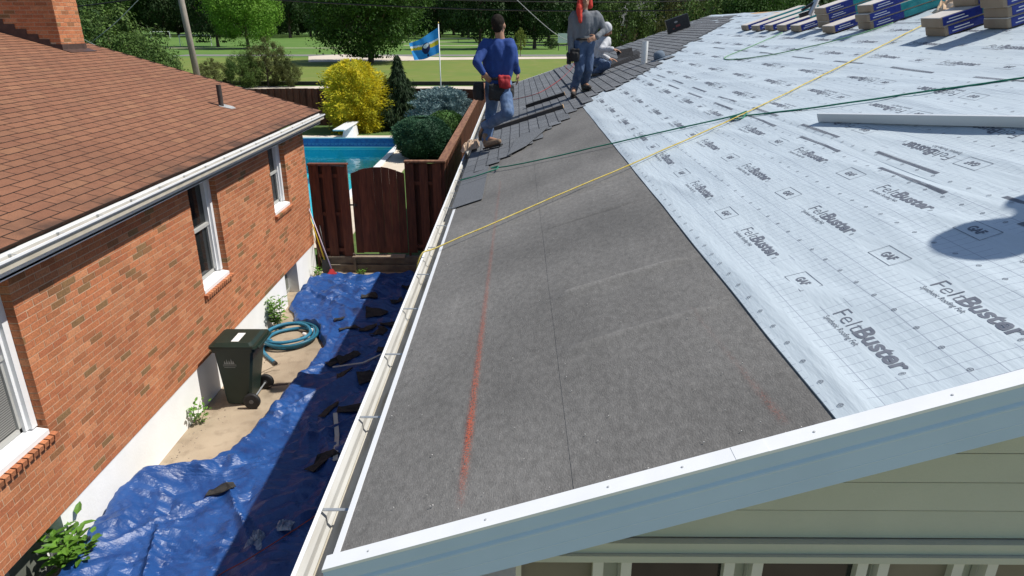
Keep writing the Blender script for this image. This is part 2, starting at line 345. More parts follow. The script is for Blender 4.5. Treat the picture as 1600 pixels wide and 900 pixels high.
# ------------------------------------------------------------------ left house
WX, WY0, WY1, BZ, TZ = -4.25, 2.2, 13.7, .62, 3.02
lh = thing('brick_house', 'red brick house with brown shingle roof and white gutter', 'house', (-9, 8, 0))
WIN = [(4.18, 5.30, 1.46), (8.64, 9.48, 1.50), (11.66, 12.48, 1.80)]     # y0, y1, sill height
BL, BH, J = .203, .0677, .010
m = MB(); d = .105
ys = [WY0] + [y for a in WIN for y in a[:2]] + [WY1]
for i in range(0, len(ys), 2): m.box((WX-.24, ys[i]+.005, BZ), (WX-.0035, ys[i+1]-.005, TZ))
for a, b, s in WIN: m.box((WX-.24, a-.004, BZ+.001), (WX-.0036, b+.004, s-.05))
part('wall', m, mortar, lh)
m = MB(); m.box((-15, WY0, 0), (WX-.26, WY1-.02, TZ-.05)); part('inner_wall', m, mortar, lh)
bm_, _ = (lambda q: (q, 0))(MB())
bm_.cbox((-.05, -(BL-J)/2, -(BH-J)/2), (.004, (BL-J)/2, (BH-J)/2), .0025)
# plain 6 sided brick is enough at this size
bb = MB(); bb.box((-.19, -(BL-J)/2, -(BH-J)/2), (.0, (BL-J)/2, (BH-J)/2))
ml = []
half = []
rows = int((TZ-BZ)/BH)
def clear(y0, y1, z): return all(not (y1 > a+.003 and y0 < b-.003 and z > s-.035) for a, b, s in WIN)
for r in range(rows):
    z = BZ + (r+.5)*BH
    y = 3.5 + (0 if r % 2 else BL/2)
    while y < WY1:
        y0, y1 = y+J/2, min(y+BL-J/2, WY1)
        segs = [(y0, y1)]
        for a, b, s in WIN:
            if z > s-.035:
                ns = []
                for p, q in segs:
                    if q <= a or p >= b: ns.append((p, q))
                    else:
                        if p < a-.012: ns.append((p, a))
                        if q > b+.012: ns.append((b, q))
                segs = ns
        for p, q in segs:
            for a, b, s in WIN:
                if z > s-.035 and 0 < p-b < .04: p = b
                if z > s-.035 and 0 < a-q < .04: q = a
            if q-p < .012: continue
            M_ = Matrix.Translation((WX + rnd.uniform(-.0008, .0012), (p+q)/2, z + rnd.uniform(-.0008, .0008))) @ Matrix.Rotation(rnd.uniform(-.001, .001), 4, 'Z') @ Matrix.Diagonal((1, (q-p)/(BL-J), 1, 1))
            ml.append(M_)
        y += BL
pieces(lh, 'brick', (bb.v, bb.f), ml, brick, dcam, 300, 'brick_field')
bb = MB(); bb.box((-.05, -(BL-J)/2, -(BH-J)/2), (.0, (BL-J)/2, (BH-J)/2))
# far corner return bricks are out of sight; foundation with two basement windows
m = MB(); BW = [(4.1, 5.17), (11.76, 12.48)]
ys = [WY0] + [y for a in BW for y in a] + [WY1]
for i in range(0, len(ys), 2): m.box((WX-.30, ys[i], -.15), (WX-.012, ys[i+1], BZ))
part('foundation', m, whitewash, lh)
for a, b in BW:
    bw = part('basement_window', MB().box((WX-.28, a, .0), (WX-.22, b, BZ-.003)), whitewash, lh)
    part('pane', MB().box((WX-.218, a+.05, .1), (WX-.205, b-.05, BZ-.06)), mat('pale_basement_glass', (.20,.21,.18), (.12,.13,.11), 3, .25), bw)
    part('frame', MB().box((WX-.219, (a+b)/2-.02, .05), (WX-.19, (a+b)/2+.02, BZ-.02)).box((WX-.219, a, .05), (WX-.19, b, .1)), mat('grey_sash', (.33,.33,.30), None, 5, .6), bw)
screen = mat('grey_window_screen', (.05,.055,.055), (.075,.08,.08), 2, .5, spec=.3)
for k, (a, b, s) in enumerate(WIN):
    wn = part('window', MB().box((WX-.235, a, s-.02), (WX-.2, b, TZ)), white, lh)
    t = TZ
    m = MB()                                     # outer casing with depth
    m.box((WX-.2, a+.002, s+.05), (WX-.085, a+.07, t-.13)); m.box((WX-.2, b-.07, s+.05), (WX-.085, b-.002, t-.13)); m.box((WX-.2, a+.002, t-.13), (WX-.075, b-.002, t))
    m.box((WX-.2, b-.105, s+.05), (WX-.12, b-.07, t-.13)); m.box((WX-.2, a+.07, s+.05), (WX-.12, a+.105, t-.13))
    part('frame', m, white, wn)
    m = MB(); m.add([(WX-.2,a+.002,s-.01),(WX+.005,a+.002,s-.035),(WX+.005,b-.002,s-.035),(WX-.2,b-.002,s-.01),(WX-.2,a+.002,s+.05),(WX+.005,a+.002,s+.012),(WX+.005,b-.002,s+.012),(WX-.2,b-.002,s+.05)], [(0,3,2,1),(4,5,6,7),(0,1,5,4),(1,2,6,5),(2,3,7,6),(3,0,4,7)])
    part('sill', m, white, wn)
    zm = s + (t-s)*.5
    m = MB(); m.box((WX-.2, a+.105, zm-.02), (WX-.135, b-.105, zm+.025)); m.box((WX-.2, a+.105, s+.05), (WX-.15, b-.105, s+.09)); m.box((WX-.2, a+.105, s+.05), (WX-.15, a+.135, zm)); m.box((WX-.2, b-.135, s+.05), (WX-.15, b-.105, zm))
    part('sash', m, mat('grey_vinyl_sash', (.42,.42,.40), None, 5, .5) if k == 0 else MATS['grey_vinyl_sash'], wn)
    m = MB(); m.box((WX-.199, a+.105, s+.09), (WX-.175, b-.105, t-.13)); part('pane', m, glass if k else screen, wn)
    if k == 0:                                   # blinds behind the near window
        m = MB()
        for i in range(30): m.box((WX-.174, a+.14, s+.11+i*.021), (WX-.168, b-.14, s+.122+i*.021))
        o = part('blind_slat', m, mat('grey_blind', (.22,.22,.21), None, 5, .6), wn); o['kind'] = 'stuff'
    sl = MB(); sl.box((-.05, -.028, -.05), (.055, .028, .0))
    n_s = int((b-a+.10)/.068)
    mls = [Matrix.Translation((WX+rnd.uniform(0, .003), a-.05+(i+.5)*(b-a+.10)/n_s, s-.035)) @ Matrix.Rotation(.16, 4, 'Y') for i in range(n_s)]
    inv = wm(wn).inverted(); me = bpy.data.meshes.new('sill_brick'); me.from_pydata([tuple(p) for p in sl.v], [], sl.f); me.materials.append(brick)
    for M_ in mls:
        o = bpy.data.objects.new('sill_brick', me); col.objects.link(o); o.parent = wn; o.matrix_parent_inverse = inv; o.matrix_basis = M_
# soffit, fascia, gutter
m = MB(); m.box((WX-.02, 2.2, TZ), (-4.045, 14.3, TZ+.02)); part('soffit', m, white, lh)
m = MB(); m.box((-4.06, 2.2, TZ-.01), (-4.045, 14.3, 3.215)); part('fascia', m, white, lh)
def gutter(prof_x, z, y0, y1, sgn, parent, hang, inner):
    """K profile; sgn -1: opens to -x"""
    bk = .085 if sgn > 0 else .05
    P = [(0,0),(.080,0),(.094,.02),(.096,.05),(.112,.068),(.112,.098),(.098,.098),(.098,.094),(.108,.094),(.108,.072),(.092,.052),(.090,.022),(.077,.004),(.004,.004),(.004,bk),(0,bk)]
    if sgn > 0: P = [(0,0),(.05,0),(.078,.045),(.094,.076),(.112,.080),(.112,.098),(.098,.098),(.098,.094),(.108,.094),(.108,.083),(.090,.079),(.074,.047),(.047,.004),(.004,.004),(.004,bk),(0,bk)]
    m = MB(); m.extrude(P, y0, y1, lambda u, v, t: Vector((prof_x+sgn*u, t, z+v)))
    g = part('gutter', m, white, parent); g.data.materials.append(MATS.get('dull_gutter_metal') or mat('dull_gutter_metal', (.50,.50,.48), (.40,.39,.36), 5, .7, stretch=(3,.5,3)))
    for i_ in range(7, 15): g.data.polygons[i_].material_index = 1
    part('gutter_bed', MB().box((prof_x+sgn*.005, y0+.01, z+.0045), (prof_x+sgn*(.076 if sgn < 0 else .084), y1-.01, z+(.012 if sgn < 0 else .062))), inner, g)
    for yy in (y0, y1): part('end_cap', MB().add([(prof_x+sgn*u, yy+(-.002 if yy == y0 else .002), z+v) for u, v in P[:6]+[(0,.098)]], [tuple(range(7))]), white, g)
    for y in hang:
        h = MB(); h.box((min(prof_x, prof_x+sgn*.105), y-.007, z+.082), (max(prof_x, prof_x+sgn*.105), y+.007, z+.085)); h.box((min(prof_x+sgn*.002, prof_x+sgn*.004), y-.014, z+.05), (max(prof_x+sgn*.002, prof_x+sgn*.012), y+.014, z+.09))
        part('hanger', h, MATS.get('galvanised') or mat('galvanised', (.50,.52,.53), (.40,.42,.43), 20, .4, metal=.6), g)
    return g
gutter(-4.043, 3.105, 2.2, 14.31, 1, lh, [2.7+.61*i for i in range(19)], mat('pale_gutter_dust', (.50,.46,.38), (.42,.38,.30), 6, .85))
# roof deck and 3-tab shingles
RY0, RY1, RIDX = 2.2, 14.35, -11.2
def lr(u, y, h=0):                                # u metres up the slope from the eave, h above it
    return Vector((LXE - u*math.cos(LTH) + h*math.sin(LTH), y, LZE + u*math.sin(LTH) + h*math.cos(LTH)))
umax = (LXE-RIDX)/math.cos(LTH)
m = MB(); m.add([lr(0,RY0,-.03), lr(0,RY1,-.03), lr(umax,RY1,-.03), lr(umax,RY0,-.03), lr(0,RY0,-.006), lr(0,RY1,-.006), lr(umax,RY1,-.006), lr(umax,RY0,-.006)], [(0,1,2,3),(7,6,5,4),(0,4,5,1),(1,5,6,2),(2,6,7,3),(3,7,4,0)])
zr = lr(umax, 0).z
m.add([(RIDX,RY0,zr-.03),(RIDX,RY1,zr-.03),(RIDX-7,RY1,zr-2.06),(RIDX-7,RY0,zr-2.06),(RIDX,RY0,zr),(RIDX,RY1,zr),(RIDX-7,RY1,zr-2.03),(RIDX-7,RY0,zr-2.03)], [(0,3,2,1),(4,5,6,7),(0,1,5,4),(1,2,6,5),(2,3,7,6),(3,0,4,7)])
roofp = part('roof', m, mat('dark_roof_edge', (.06,.03,.022), (.09,.045,.03), 8, .9), lh)
m = MB(); m.add([(-4.06,RY1-.35,TZ),(RIDX,RY1-.35,TZ),(RIDX,RY1-.35,zr-.03),(-4.06,RY1-.35,3.2)],[(0,1,2,3)]); part('gable_wall', m, mortar, lh)
m = MB(); m.beam(lr(-.02,RY1+.012,-.02), lr(umax,RY1+.012,-.02), .02, .05); part('rake_edge', m, MATS['dark_roof_edge'], roofp)
EX, TW = .133, .305
tb = MB(); TL, TT = EX+.02, .005
tb.add([(0,-TW/2+.0025,.001),(0,TW/2-.0025,.001),(TL,TW/2-.0025,.0),(TL,-TW/2+.0025,.0),(0,-TW/2+.0025,.001+TT),(0,TW/2-.0025,.001+TT),(TL,TW/2-.0025,.0015),(TL,-TW/2+.0025,.0015)], [(0,1,2,3),(7,6,5,4),(0,4,5,1),(1,5,6,2),(2,6,7,3),(3,7,4,0)])
rot = Matrix(((-math.cos(LTH),0,math.sin(LTH)),(0,1,0),(math.sin(LTH),0,math.cos(LTH)))).to_4x4()
rot = Matrix.Rotation(0,4,'Z') @ rot
ml = []
nc = int(5.9/EX)
for c in range(nc):
    y = 3.9 - (c % 2)*TW/2 + rnd.uniform(-.01, .01)
    while y < RY1+.05:
        yc = y
        if yc - TW/2 > RY1-.02: break
        wdt = min(TW, RY1+.02-(yc-TW/2))
        M_ = rot.copy(); M_.translation = lr(c*EX-.012+rnd.uniform(-.003,.003), yc-(TW-wdt)/2, .0)
        M_ = M_ @ Matrix.Rotation(rnd.uniform(-.004,.004), 4, 'Z') @ Matrix.Diagonal((1, wdt/TW, 1, 1))
        p = M_.translation; dv = (p-C0)
        sx = 800 + F*dv.dot(RT)/dv.dot(FW)
        if sx > -60: ml.append(M_)
        y += TW
# mirrored frame: flip the winding
tv, tf, te = tab(TL, TW, .0035, .007, .006, .0035)
pieces(roofp, 'shingle', (tv, [tuple(reversed(q)) for q in tf]), ml, rs_brown, dcam, 300, 'shingle_field', (edge_asph, te))
m = MB(); m.add([lr(nc*EX-.01,RY0,.001), lr(nc*EX-.01,RY1,.001), lr(umax,RY1,.001), lr(umax,RY0,.001)], [(0,3,2,1)]); part('upper_slope', m, rs_brown, roofp)
# vent pipe and its flashing
p = onl(346, 166); m = MB(); m.lathe([(.042, -.05), (.042, .36), (.034, .36), (.034, .30)], 14, Matrix.Translation(p)); vp = part('vent_pipe', m, mat('dark_cast_iron', (.035,.03,.028), (.06,.05,.045), 15, .7), lh)
fl = MB(); fl.plate([lr((LXE-p.x)/math.cos(LTH)+a, p.y+b, .007) for a, b in ((-.19,-.02),(-.2,.13),(-.12,.20),(.03,.16),(.06,.0),(.0,-.09),(-.1,-.06))], .006, (math.sin(LTH),0,math.cos(LTH))); part('flashing', fl, mat('lead_flashing', (.42,.42,.41), (.30,.30,.29), 12, .5), vp)
# chimney
CX, CY = -8.22, 13.02; CW, CD = 1.34, .72
cz0 = lz(CX)
ch = part('chimney', MB().box((CX-CW+.004, CY+.004, cz0-.1), (CX-.004, CY+CD-.004, cz0+2.0)), mortar, lh)
cb = []
for r in range(29):
    z = cz0 - .0 + (r+.5)*BH
    off = BL/2 if r % 2 else 0
    x = CX - off
    # front face (facing the camera): lengths along x
    e = CX
    k = 0
    while e > CX-CW+.02:
        ln = BL if not (k == 0 and r % 2) else .1
        b_ = max(e-ln, CX-CW); zc = lz((e+b_)/2)
        if z > zc + .06 and e-b_ > .03:
            cb.append(Matrix.Translation(((e+b_)/2, CY+rnd.uniform(-.002,.002), z)) @ Matrix.Rotation(-math.pi/2, 4, 'Z') @ Matrix.Diagonal((1,(e-b_-J)/(BL-J),1,1)))
        e = b_; k += 1
    e = CY + (0 if r % 2 else .1); k = 0
    s_ = CY
    while s_ < CY+CD-.02:
        ln = BL if not (k == 0 and r % 2 == 0) else .1
        e2 = min(s_+ln, CY+CD)
        if z > cz0+.1 and e2-s_ > .03: cb.append(Matrix.Translation((CX+rnd.uniform(-.002,.002), (s_+e2)/2, z)) @ Matrix.Diagonal((1,(e2-s_-J)/(BL-J),1,1)))
        s_ = e2; k += 1
pieces(ch, 'brick', (bb.v, bb.f), cb, brick, dcam, 300)
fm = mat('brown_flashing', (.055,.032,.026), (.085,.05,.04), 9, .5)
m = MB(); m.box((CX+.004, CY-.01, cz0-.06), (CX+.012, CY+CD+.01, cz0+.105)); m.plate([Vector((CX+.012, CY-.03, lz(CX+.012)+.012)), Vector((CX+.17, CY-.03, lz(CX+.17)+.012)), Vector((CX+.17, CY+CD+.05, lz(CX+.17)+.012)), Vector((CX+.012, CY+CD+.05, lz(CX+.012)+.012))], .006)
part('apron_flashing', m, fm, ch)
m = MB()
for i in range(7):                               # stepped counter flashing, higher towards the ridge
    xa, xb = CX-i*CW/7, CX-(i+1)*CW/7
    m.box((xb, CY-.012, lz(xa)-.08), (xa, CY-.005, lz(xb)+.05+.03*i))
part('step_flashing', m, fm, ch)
# ------------------------------------------------------------------ right house (being re-roofed)
rh = thing('sided_house', 'cream sided house with its roof half stripped and covered in felt', 'house', (3, 10, 0))
Y0, Y1, RDX = 1.64, 18.2, 4.8
def rr(u, y, h=0):                               # u: x coordinate on the roof; h above it along the normal
    return Vector((u - h*RSN, y, rz(u) + h*RC))
m = MB()
def slab(m, x0, x1, y0, y1, h0, h1):
    m.add([rr(x0,y0,h0),rr(x1,y0,h0),rr(x1,y1,h0),rr(x0,y1,h0),rr(x0,y0,h1),rr(x1,y0,h1),rr(x1,y1,h1),rr(x0,y1,h1)], [(0,3,2,1),(4,5,6,7),(0,1,5,4),(1,2,6,5),(2,3,7,6),(3,0,4,7)]); return m
slab(m, RXE+.004, RDX, Y0+.02, Y1-.02, -.03, -.006)
zt = rz(RDX)
m.add([(RDX,Y0+.02,zt-.03),(RDX+5.4,Y0+.02,zt-1.83),(RDX+5.4,Y1-.02,zt-1.83),(RDX,Y1-.02,zt-.03),(RDX,Y0+.02,zt-.006),(RDX+5.4,Y0+.02,zt-1.806),(RDX+5.4,Y1-.02,zt-1.806),(RDX,Y1-.02,zt-.006)], [(0,3,2,1),(4,5,6,7),(0,1,5,4),(1,2,6,5),(2,3,7,6),(3,0,4,7)])
rroof = part('roof_deck', m, sheath, rh)
# body of the house, gable wall with lap siding
GY = 2.0
m = MB(); m.box((0, GY+.02, -.1), (9.6, Y1-.35, 2.95)); m.add([(0,GY+.02,2.95),(9.6,GY+.02,2.95),(RDX,GY+.02,zt-.06),(0,GY+.02,rz(0)-.06)], [(0,1,2,3)])
part('wall', m, siding, rh)
FZ = 3.122                                       # frieze line above the window band
def sboard(z0):
    x0 = RXE + (z0 + .115 - RZE)*3 + .05
    b = MB(); b.add([(max(x0,-.0),GY-.022,z0+.005),(9.6,GY-.022,z0+.005),(9.6,GY-.014,z0+.1165),(max(x0,0),GY-.014,z0+.1165),(max(x0,0),GY+.018,z0+.005),(9.6,GY+.018,z0+.005),(9.6,GY+.018,z0+.1165),(max(x0,0),GY+.018,z0+.1165)], [(0,1,2,3),(7,6,5,4),(0,4,5,1),(1,5,6,2),(2,6,7,3),(3,7,4,0)])
    part('siding_board', b, siding, rh)
for i in range(12): sboard(FZ+.045+i*.12)
m = MB(); m.box((-.02, GY-.05, FZ-.0), (9.6, GY-.019, FZ+.043)); m.box((-.02, GY-.065, FZ-.03), (9.6, GY-.02, FZ-.002)); part('frieze_trim', m, siding, rh)
# window band below the frieze
trimm = mat('pale_window_trim', (.60,.60,.54), (.55,.55,.5), 5, .5)
for x0, x1, kind in ((-.0,.30,1),(.40,.775,0),(.875,1.255,0),(1.33,1.60,1),(1.72,2.4,1),(2.5,3.3,0)):
    wn = part('window', MB().box((x0-.02, GY-.012, 1.2), (x1+.02, GY+.015, FZ-.03)), trimm, rh)
    part('pane', MB().box((x0+.02, GY-.02, 1.25), (x1-.02, GY-.0125, FZ-.045)), glass if kind == 0 else mat('beige_screen', (.16,.145,.11), (.2,.18,.14), 4, .6), wn)
    part('frame', MB().box((x0-.018, GY-.05, 1.2), (x0+.02, GY-.013, FZ-.032)).box((x1-.02, GY-.05, 1.2), (x1+.018, GY-.013, FZ-.032)), trimm, wn)
m = MB(); m.box((-.02, GY-.04, -.1), (3.4, GY+.0, 1.19)); part('lower_wall', m, siding, rh)
# eave wall facing the passage
m = MB(); m.box((-.012, GY, 0), (-.002, Y1-.4, 2.95)); part('side_wall', m, siding, rh)
m = MB(); m.box((-.56, GY-.35, 3.10), (-.0, Y1-.05, 3.115)); part('soffit', m, vinyl, rh)
m = MB(); m.box((RXE+.006, Y0+.03, 3.10), (RXE+.02, Y1-.02, RZE-.03)); part('eave_fascia', m, timber_gap_shade, rh)  # near-black board colour paints the shadow gap between gutter and drip edge
# drip edge: eave flange and rake
m = MB(); slab(m, RXE, RXE+.02, Y0+.01, Y1, .0, .0035); m.box((RXE-.003, Y0+.01, RZE-.035), (RXE, Y1, RZE+.0025)); part('eave_drip_edge', m, white, rroof)
m = MB()
P = [(-.058,.026),(.0,.026),(.0,-.016),(-.005,-.020),(-.006,-.036),(-.002,-.046),(-.0015,-.052),(-.004,-.058),(-.005,-.110),(-.0045,-.112),(-.006,-.116),(-.006,-.158),(-.03,-.162),(-.055,-.162)]
def rk(u, v, t): return Vector((t, 1.628 - u, rz(t) + v))
m.extrude(P, RXE-.01, RDX, rk); part('rake_trim', m, coil, rroof)
part('rake_flange', MB().extrude([(-.058,.0265),(.001,.0265),(.001,.019),(.0035,.019),(.0035,.0295),(-.058,.0295)], RXE-.012, RDX, rk), white, rroof)
m = MB(); m.extrude(P, RXE-.01, RDX, lambda u, v, t: Vector((t, Y1+.01+u, rz(t)+v))); part('far_rake_trim', m, white, rroof)
part('gable_soffit', MB().add([(RXE,1.66,rz(RXE)-.15),(RDX,1.66,rz(RDX)-.15),(RDX,GY+.02,rz(RDX)-.15),(RXE,GY+.02,rz(RXE)-.15)], [(0,1,2,3)]), vinyl, rh)
m = MB()
for x in [-.45+.31*i+.05*((i*7) % 3) for i in range(17)]: m.lathe([(.0042,0),(.0042,.0016),(.002,.0024)], 8, Matrix.Translation((x, 1.655, rz(x)+.0294)) @ Matrix.Rotation(-RTH, 4, 'Y'))
part('nail_head', m, mat('dull_zinc', (.45,.46,.47), None, 5, .5), rroof)['kind'] = 'stuff'
for x in (.62, 2.9): part('trim_joint', MB().extrude([(-.057,.0296),(.0012,.0296),(.0038,.024),(.0038,.0305),(-.057,.0305)], x, x+.09, rk), white, rroof)
g = gutter(-.588, 3.195, 1.60, 18.1, -1, rh, [1.985+.617*i for i in range(27)], gutter_in)
# felt strips
def wr_felt(x, y):
    a = .0
    for yc, s in ((3.254, .022), (2.636, .016), (4.55, .009), (5.3, .007), (2.1, .004)):
        dd = y - yc - .008*math.sin(x*5)
        a += s*math.exp(-(dd/.035)**2)*max(0, min(1, (x-.17)/.1))*max(0, min(1, (.88-x)/.12))
    return a + .0016*noise.noise((x*2.5, y*2.2, 3)) + .0016
def strip(name, x0, x1, y0, y1, h, mt, fn, nx, ny, parent):
    v = []; q = []
    for i in range(nx+1):
        for j in range(ny+1):
            x = x0+(x1-x0)*i/nx; y = y0+(y1-y0)*j/ny
            if name == 'underlayment_sheet' and i == 0: x += .004*noise.noise((y*2, 0, 0))
            if i == 0: x += .003*noise.noise((y*1.3, 4, 0))
            v.append(rr(x, y, h+fn(x, y)*(.3 if i == 0 else .7 if i == 1 else 1)))
    k = ny+1
    for i in range(nx):
        for j in range(ny): a = i*k+j; q.append((a, a+k, a+k+1, a+1))
    # edge skirt so that the sheet has a thickness
    for j in range(ny): 
        n0 = len(v); v += [v[j].copy(), v[j+1].copy(), v[j+1]+Vector((0,0,-.004)), v[j]+Vector((0,0,-.004))]; q.append((n0, n0+1, n0+2, n0+3))
    return part(name, (v, q), mt, parent, True)
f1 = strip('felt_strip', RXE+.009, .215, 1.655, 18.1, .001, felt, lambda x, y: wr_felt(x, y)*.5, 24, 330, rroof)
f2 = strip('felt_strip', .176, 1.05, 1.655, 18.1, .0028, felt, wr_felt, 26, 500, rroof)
m = MB(); 
pts = []
for j in range(140):
    y = 1.66 + j*.09; pts.append(rr(.174+.003*noise.noise((y*1.3,4,0))+.004*noise.noise((y*6,1,0)), y, .0065+.003*max(0,noise.noise((y*2.2,7,0)))))
pass
# chalk marks sprayed on the felt
def spray(name, x0, x1, y0, y1, strength, parent, colr=(.56,.10,.035)):
    mm = bpy.data.materials.new('red_marking_paint'); mm.use_nodes = True; n = mm.node_tree.nodes; L = mm.node_tree.links
    b = n['Principled BSDF']; b.inputs['Base Color'].default_value = (*colr, 1); b.inputs['Roughness'].default_value = .9
    g = n.new('ShaderNodeNewGeometry'); sx = n.new('ShaderNodeSeparateXYZ'); L.new(g.outputs['Position'], sx.inputs[0])
    def mth(op, a, b_=None, clamp=False):
        t = n.new('ShaderNodeMath'); t.operation = op; t.use_clamp = clamp
        for k, q in ((0, a), (1, b_)):
            if q is None: continue
            if isinstance(q, (int, float)): t.inputs[k].default_value = q
            else: L.new(q, t.inputs[k])
        return t.outputs[0]
    ty = mth('DIVIDE', mth('SUBTRACT', sx.outputs[1], y0), y1-y0)
    xc = mth('ADD', mth('MULTIPLY', ty, x1-x0), x0)
    wdt = mth('ADD', mth('MULTIPLY', mth('SUBTRACT', 1, ty), .006), .007)
    dx = mth('DIVIDE', mth('SUBTRACT', sx.outputs[0], xc), wdt)
    fall = mth('POWER', 2.718, mth('MULTIPLY', mth('MULTIPLY', dx, dx), -1))
    nz_ = n.new('ShaderNodeTexNoise'); nz_.inputs['Scale'].default_value = 170; nz_.inputs['Detail'].default_value = 6; L.new(g.outputs['Position'], nz_.inputs[0])
    nz = n.new('ShaderNodeMapRange'); nz.inputs[1].default_value = .42; nz.inputs[2].default_value = .62; L.new(nz_.outputs[0], nz.inputs[0])
    n2 = n.new('ShaderNodeTexNoise'); n2.inputs['Scale'].default_value = 3; L.new(g.outputs['Position'], n2.inputs[0])
    a = mth('MULTIPLY', fall, mth('MULTIPLY', mth('MULTIPLY', nz.outputs[0], n2.outputs[0]), strength*3.2), True)
    fade = mth('MULTIPLY', mth('MULTIPLY', ty, 12, True), mth('ADD', mth('MULTIPLY', mth('POWER', mth('SUBTRACT', 1, ty), 4), .85), .12))
    a = mth('MULTIPLY', a, fade, True)
    L.new(a, b.inputs['Alpha'])
    v = []; q = []
    for j in range(81):
        y = y0 + (y1-y0)*j/80; xm = x0+(x1-x0)*j/80
        for k in (-1, -.33, .33, 1): v.append(rr(xm+k*.07, y, .0075+wr_felt(xm+k*.07, y)))
    for j in range(80):
        for k in range(3): a_ = j*4+k; q.append((a_, a_+1, a_+5, a_+4))
    return part(name, (v, q), mm, parent)
spray('paint_mark', -.178, -.16, 1.76, 6.6, 1.15, f1)
spray('paint_mark', .80, .74, 1.74, 2.7, .22, f2)
# staples and grit on the felt
m = MB()
for i in range(130):
    x, y = rnd.uniform(RXE+.05, .9), 1.7 + rnd.random()**1.6*6
    s = rnd.uniform(.0006, .0014); p = rr(x, y, .009+wr_felt(x, y)); m.box(p-Vector((s,s,.002)), p+Vector((s,s*rnd.uniform(1,3),.0012)))
if 1:
  o = part('grit', m, mat('pale_grit', (.55,.53,.5), None, 5, .8), f1); o['kind'] = 'stuff'
# ---- synthetic underlayment with its print
und = mat('grey_synthetic_underlayment', (.48,.55,.60), (.52,.59,.635), 1.2, .42, .35, 14, spec=.35, stretch=(3,.5,3))
n = und.node_tree.nodes; L = und.node_tree.links; b = n['Principled BSDF']; src = b.inputs['Base Color'].links[0].from_socket
g_ = n.new('ShaderNodeNewGeometry'); sx = n.new('ShaderNodeSeparateXYZ'); L.new(g_.outputs['Position'], sx.inputs[0])
def mth(op, a, b_=None, clamp=False):
    t = n.new('ShaderNodeMath'); t.operation = op; t.use_clamp = clamp
    for k, q in ((0, a), (1, b_)):
        if q is None: continue
        if isinstance(q, (int, float)): t.inputs[k].default_value = q
        else: L.new(q, t.inputs[k])
    return t.outputs[0]
def lines(v, period, wd, off=0): return mth('LESS_THAN', mth('PINGPONG', mth('ADD', v, off), period/2), wd/2)
gx = lines(sx.outputs[0], .0817, .0026, .0085); gy = lines(sx.outputs[1], .0487, .0022)
grid = mth('MAXIMUM', gx, gy)
rowd = mth('PINGPONG', mth('SUBTRACT', sx.outputs[0], 1.1735), .1635)          # distance from a print row
yd = mth('PINGPONG', mth('SUBTRACT', sx.outputs[1], 2.058), .273)             # distance from the nearest print along the row
clearm = mth('MULTIPLY', mth('LESS_THAN', rowd, .055), mth('LESS_THAN', yd, .235))
edge = mth('PINGPONG', mth('SUBTRACT', sx.outputs[0], .98), .5175)
keep = mth('MULTIPLY', mth('SUBTRACT', 1, clearm), mth('GREATER_THAN', edge, .045))
grid = mth('MULTIPLY', mth('MULTIPLY', grid, keep), .62)
mx = n.new('ShaderNodeMix'); mx.data_type = 'RGBA'; mx.inputs[7].default_value = (.16,.18,.25,1); L.new(src, mx.inputs[6]); L.new(grid, mx.inputs[0]); L.new(mx.outputs[2], b.inputs['Base Color'])
def wr_s(x, y):
    a = .0036*noise.noise((x*8+.6*y, y*.8, 0)) + .0045*noise.noise((x*2.6-.5*y, y*.9, 5)) + .0022*noise.noise((x*22+y, y*2.5, 9))
    r = 1-abs(noise.noise((x*3.2+y*.35, y*.45, 21)))*2.2
    a += .010*max(0, r)**3
    f = max(0, min(1, (x-.93)/.06))*max(0, min(1, (y-1.66)/.12))
    return .004 + (a+.002)*(.25+.75*f)*(1 if f > 0 else .3)
SH = [(.925, 2.03), (2.0, 3.08), (3.045, 4.12), (4.085, RDX)]
sheets = []
for i, (a, b_) in enumerate(SH):
    sheets.append(strip('underlayment_sheet', a, b_, 1.655, 18.1, .009+.0035*(i % 2)+.0015*i, und, wr_s, 44, 420, rroof))
ink = mat('grey_ink', (.11,.125,.16), (.16,.175,.21), 30, .6)
def textmesh(body, size, off=0, shear=0):
    c = bpy.data.curves.new('t', 'FONT'); c.body = body; c.size = size; c.offset = off; c.shear = shear; c.resolution_u = 3
    o = bpy.data.objects.new('t', c); col.objects.link(o); dg = bpy.context.evaluated_depsgraph_get(); dg.update()
    me = bpy.data.meshes.new_from_object(o.evaluated_get(dg)); v = [p.co.copy() for p in me.vertices]; f = [tuple(p.vertices) for p in me.polygons]
    bpy.data.objects.remove(o); bpy.data.curves.remove(c); bpy.data.meshes.remove(me); return v, f
def layout(items):
    """items: (text, size, offset, x, y, target width)"""
    mb = MB()
    for body, size, off, x, y, wt in items:
        v, f = textmesh(body, size, off); w0 = max(p.x for p in v)-min(p.x for p in v); x0 = min(p.x for p in v); k = wt/w0
        mb.add([Vector((x+(p.x-x0)*k, y+p.y, 0)) for p in v], f)
    return mb
logo = layout([('Felt', .088, -.0012, 0, -.02, .155), ('Buster', .088, .0028, .157, -.02, .29), ('Synthetic Roofing Felt', .030, 0, 0, -.053, .245), ('\u00ae', .03, 0, .455, -.02, .014)])
gaf = layout([('GAF', .05, .002, .045, -.018, .085)])
bx = MB()
for a, b_, c, d_ in ((0,-.045,.175,-.0425),(0,.0425,.175,.045),(0,-.045,.0025,.045),(.1725,-.045,.175,.045)): bx.add([(a,b_,0),(c,b_,0),(c,d_,0),(a,d_,0)], [(0,1,2,3)])
gaf.add(bx.v, bx.f)
bar = MB()
for i in range(36):
    x = i*.0168
    for k in range(3): bar.add([(x+.0056*k,-.010,0),(x+.0056*k+.0042,-.010,0),(x+.0056*k+.0062,.010,0),(x+.0056*k+.002,.010,0)], [(0,1,2,3)])
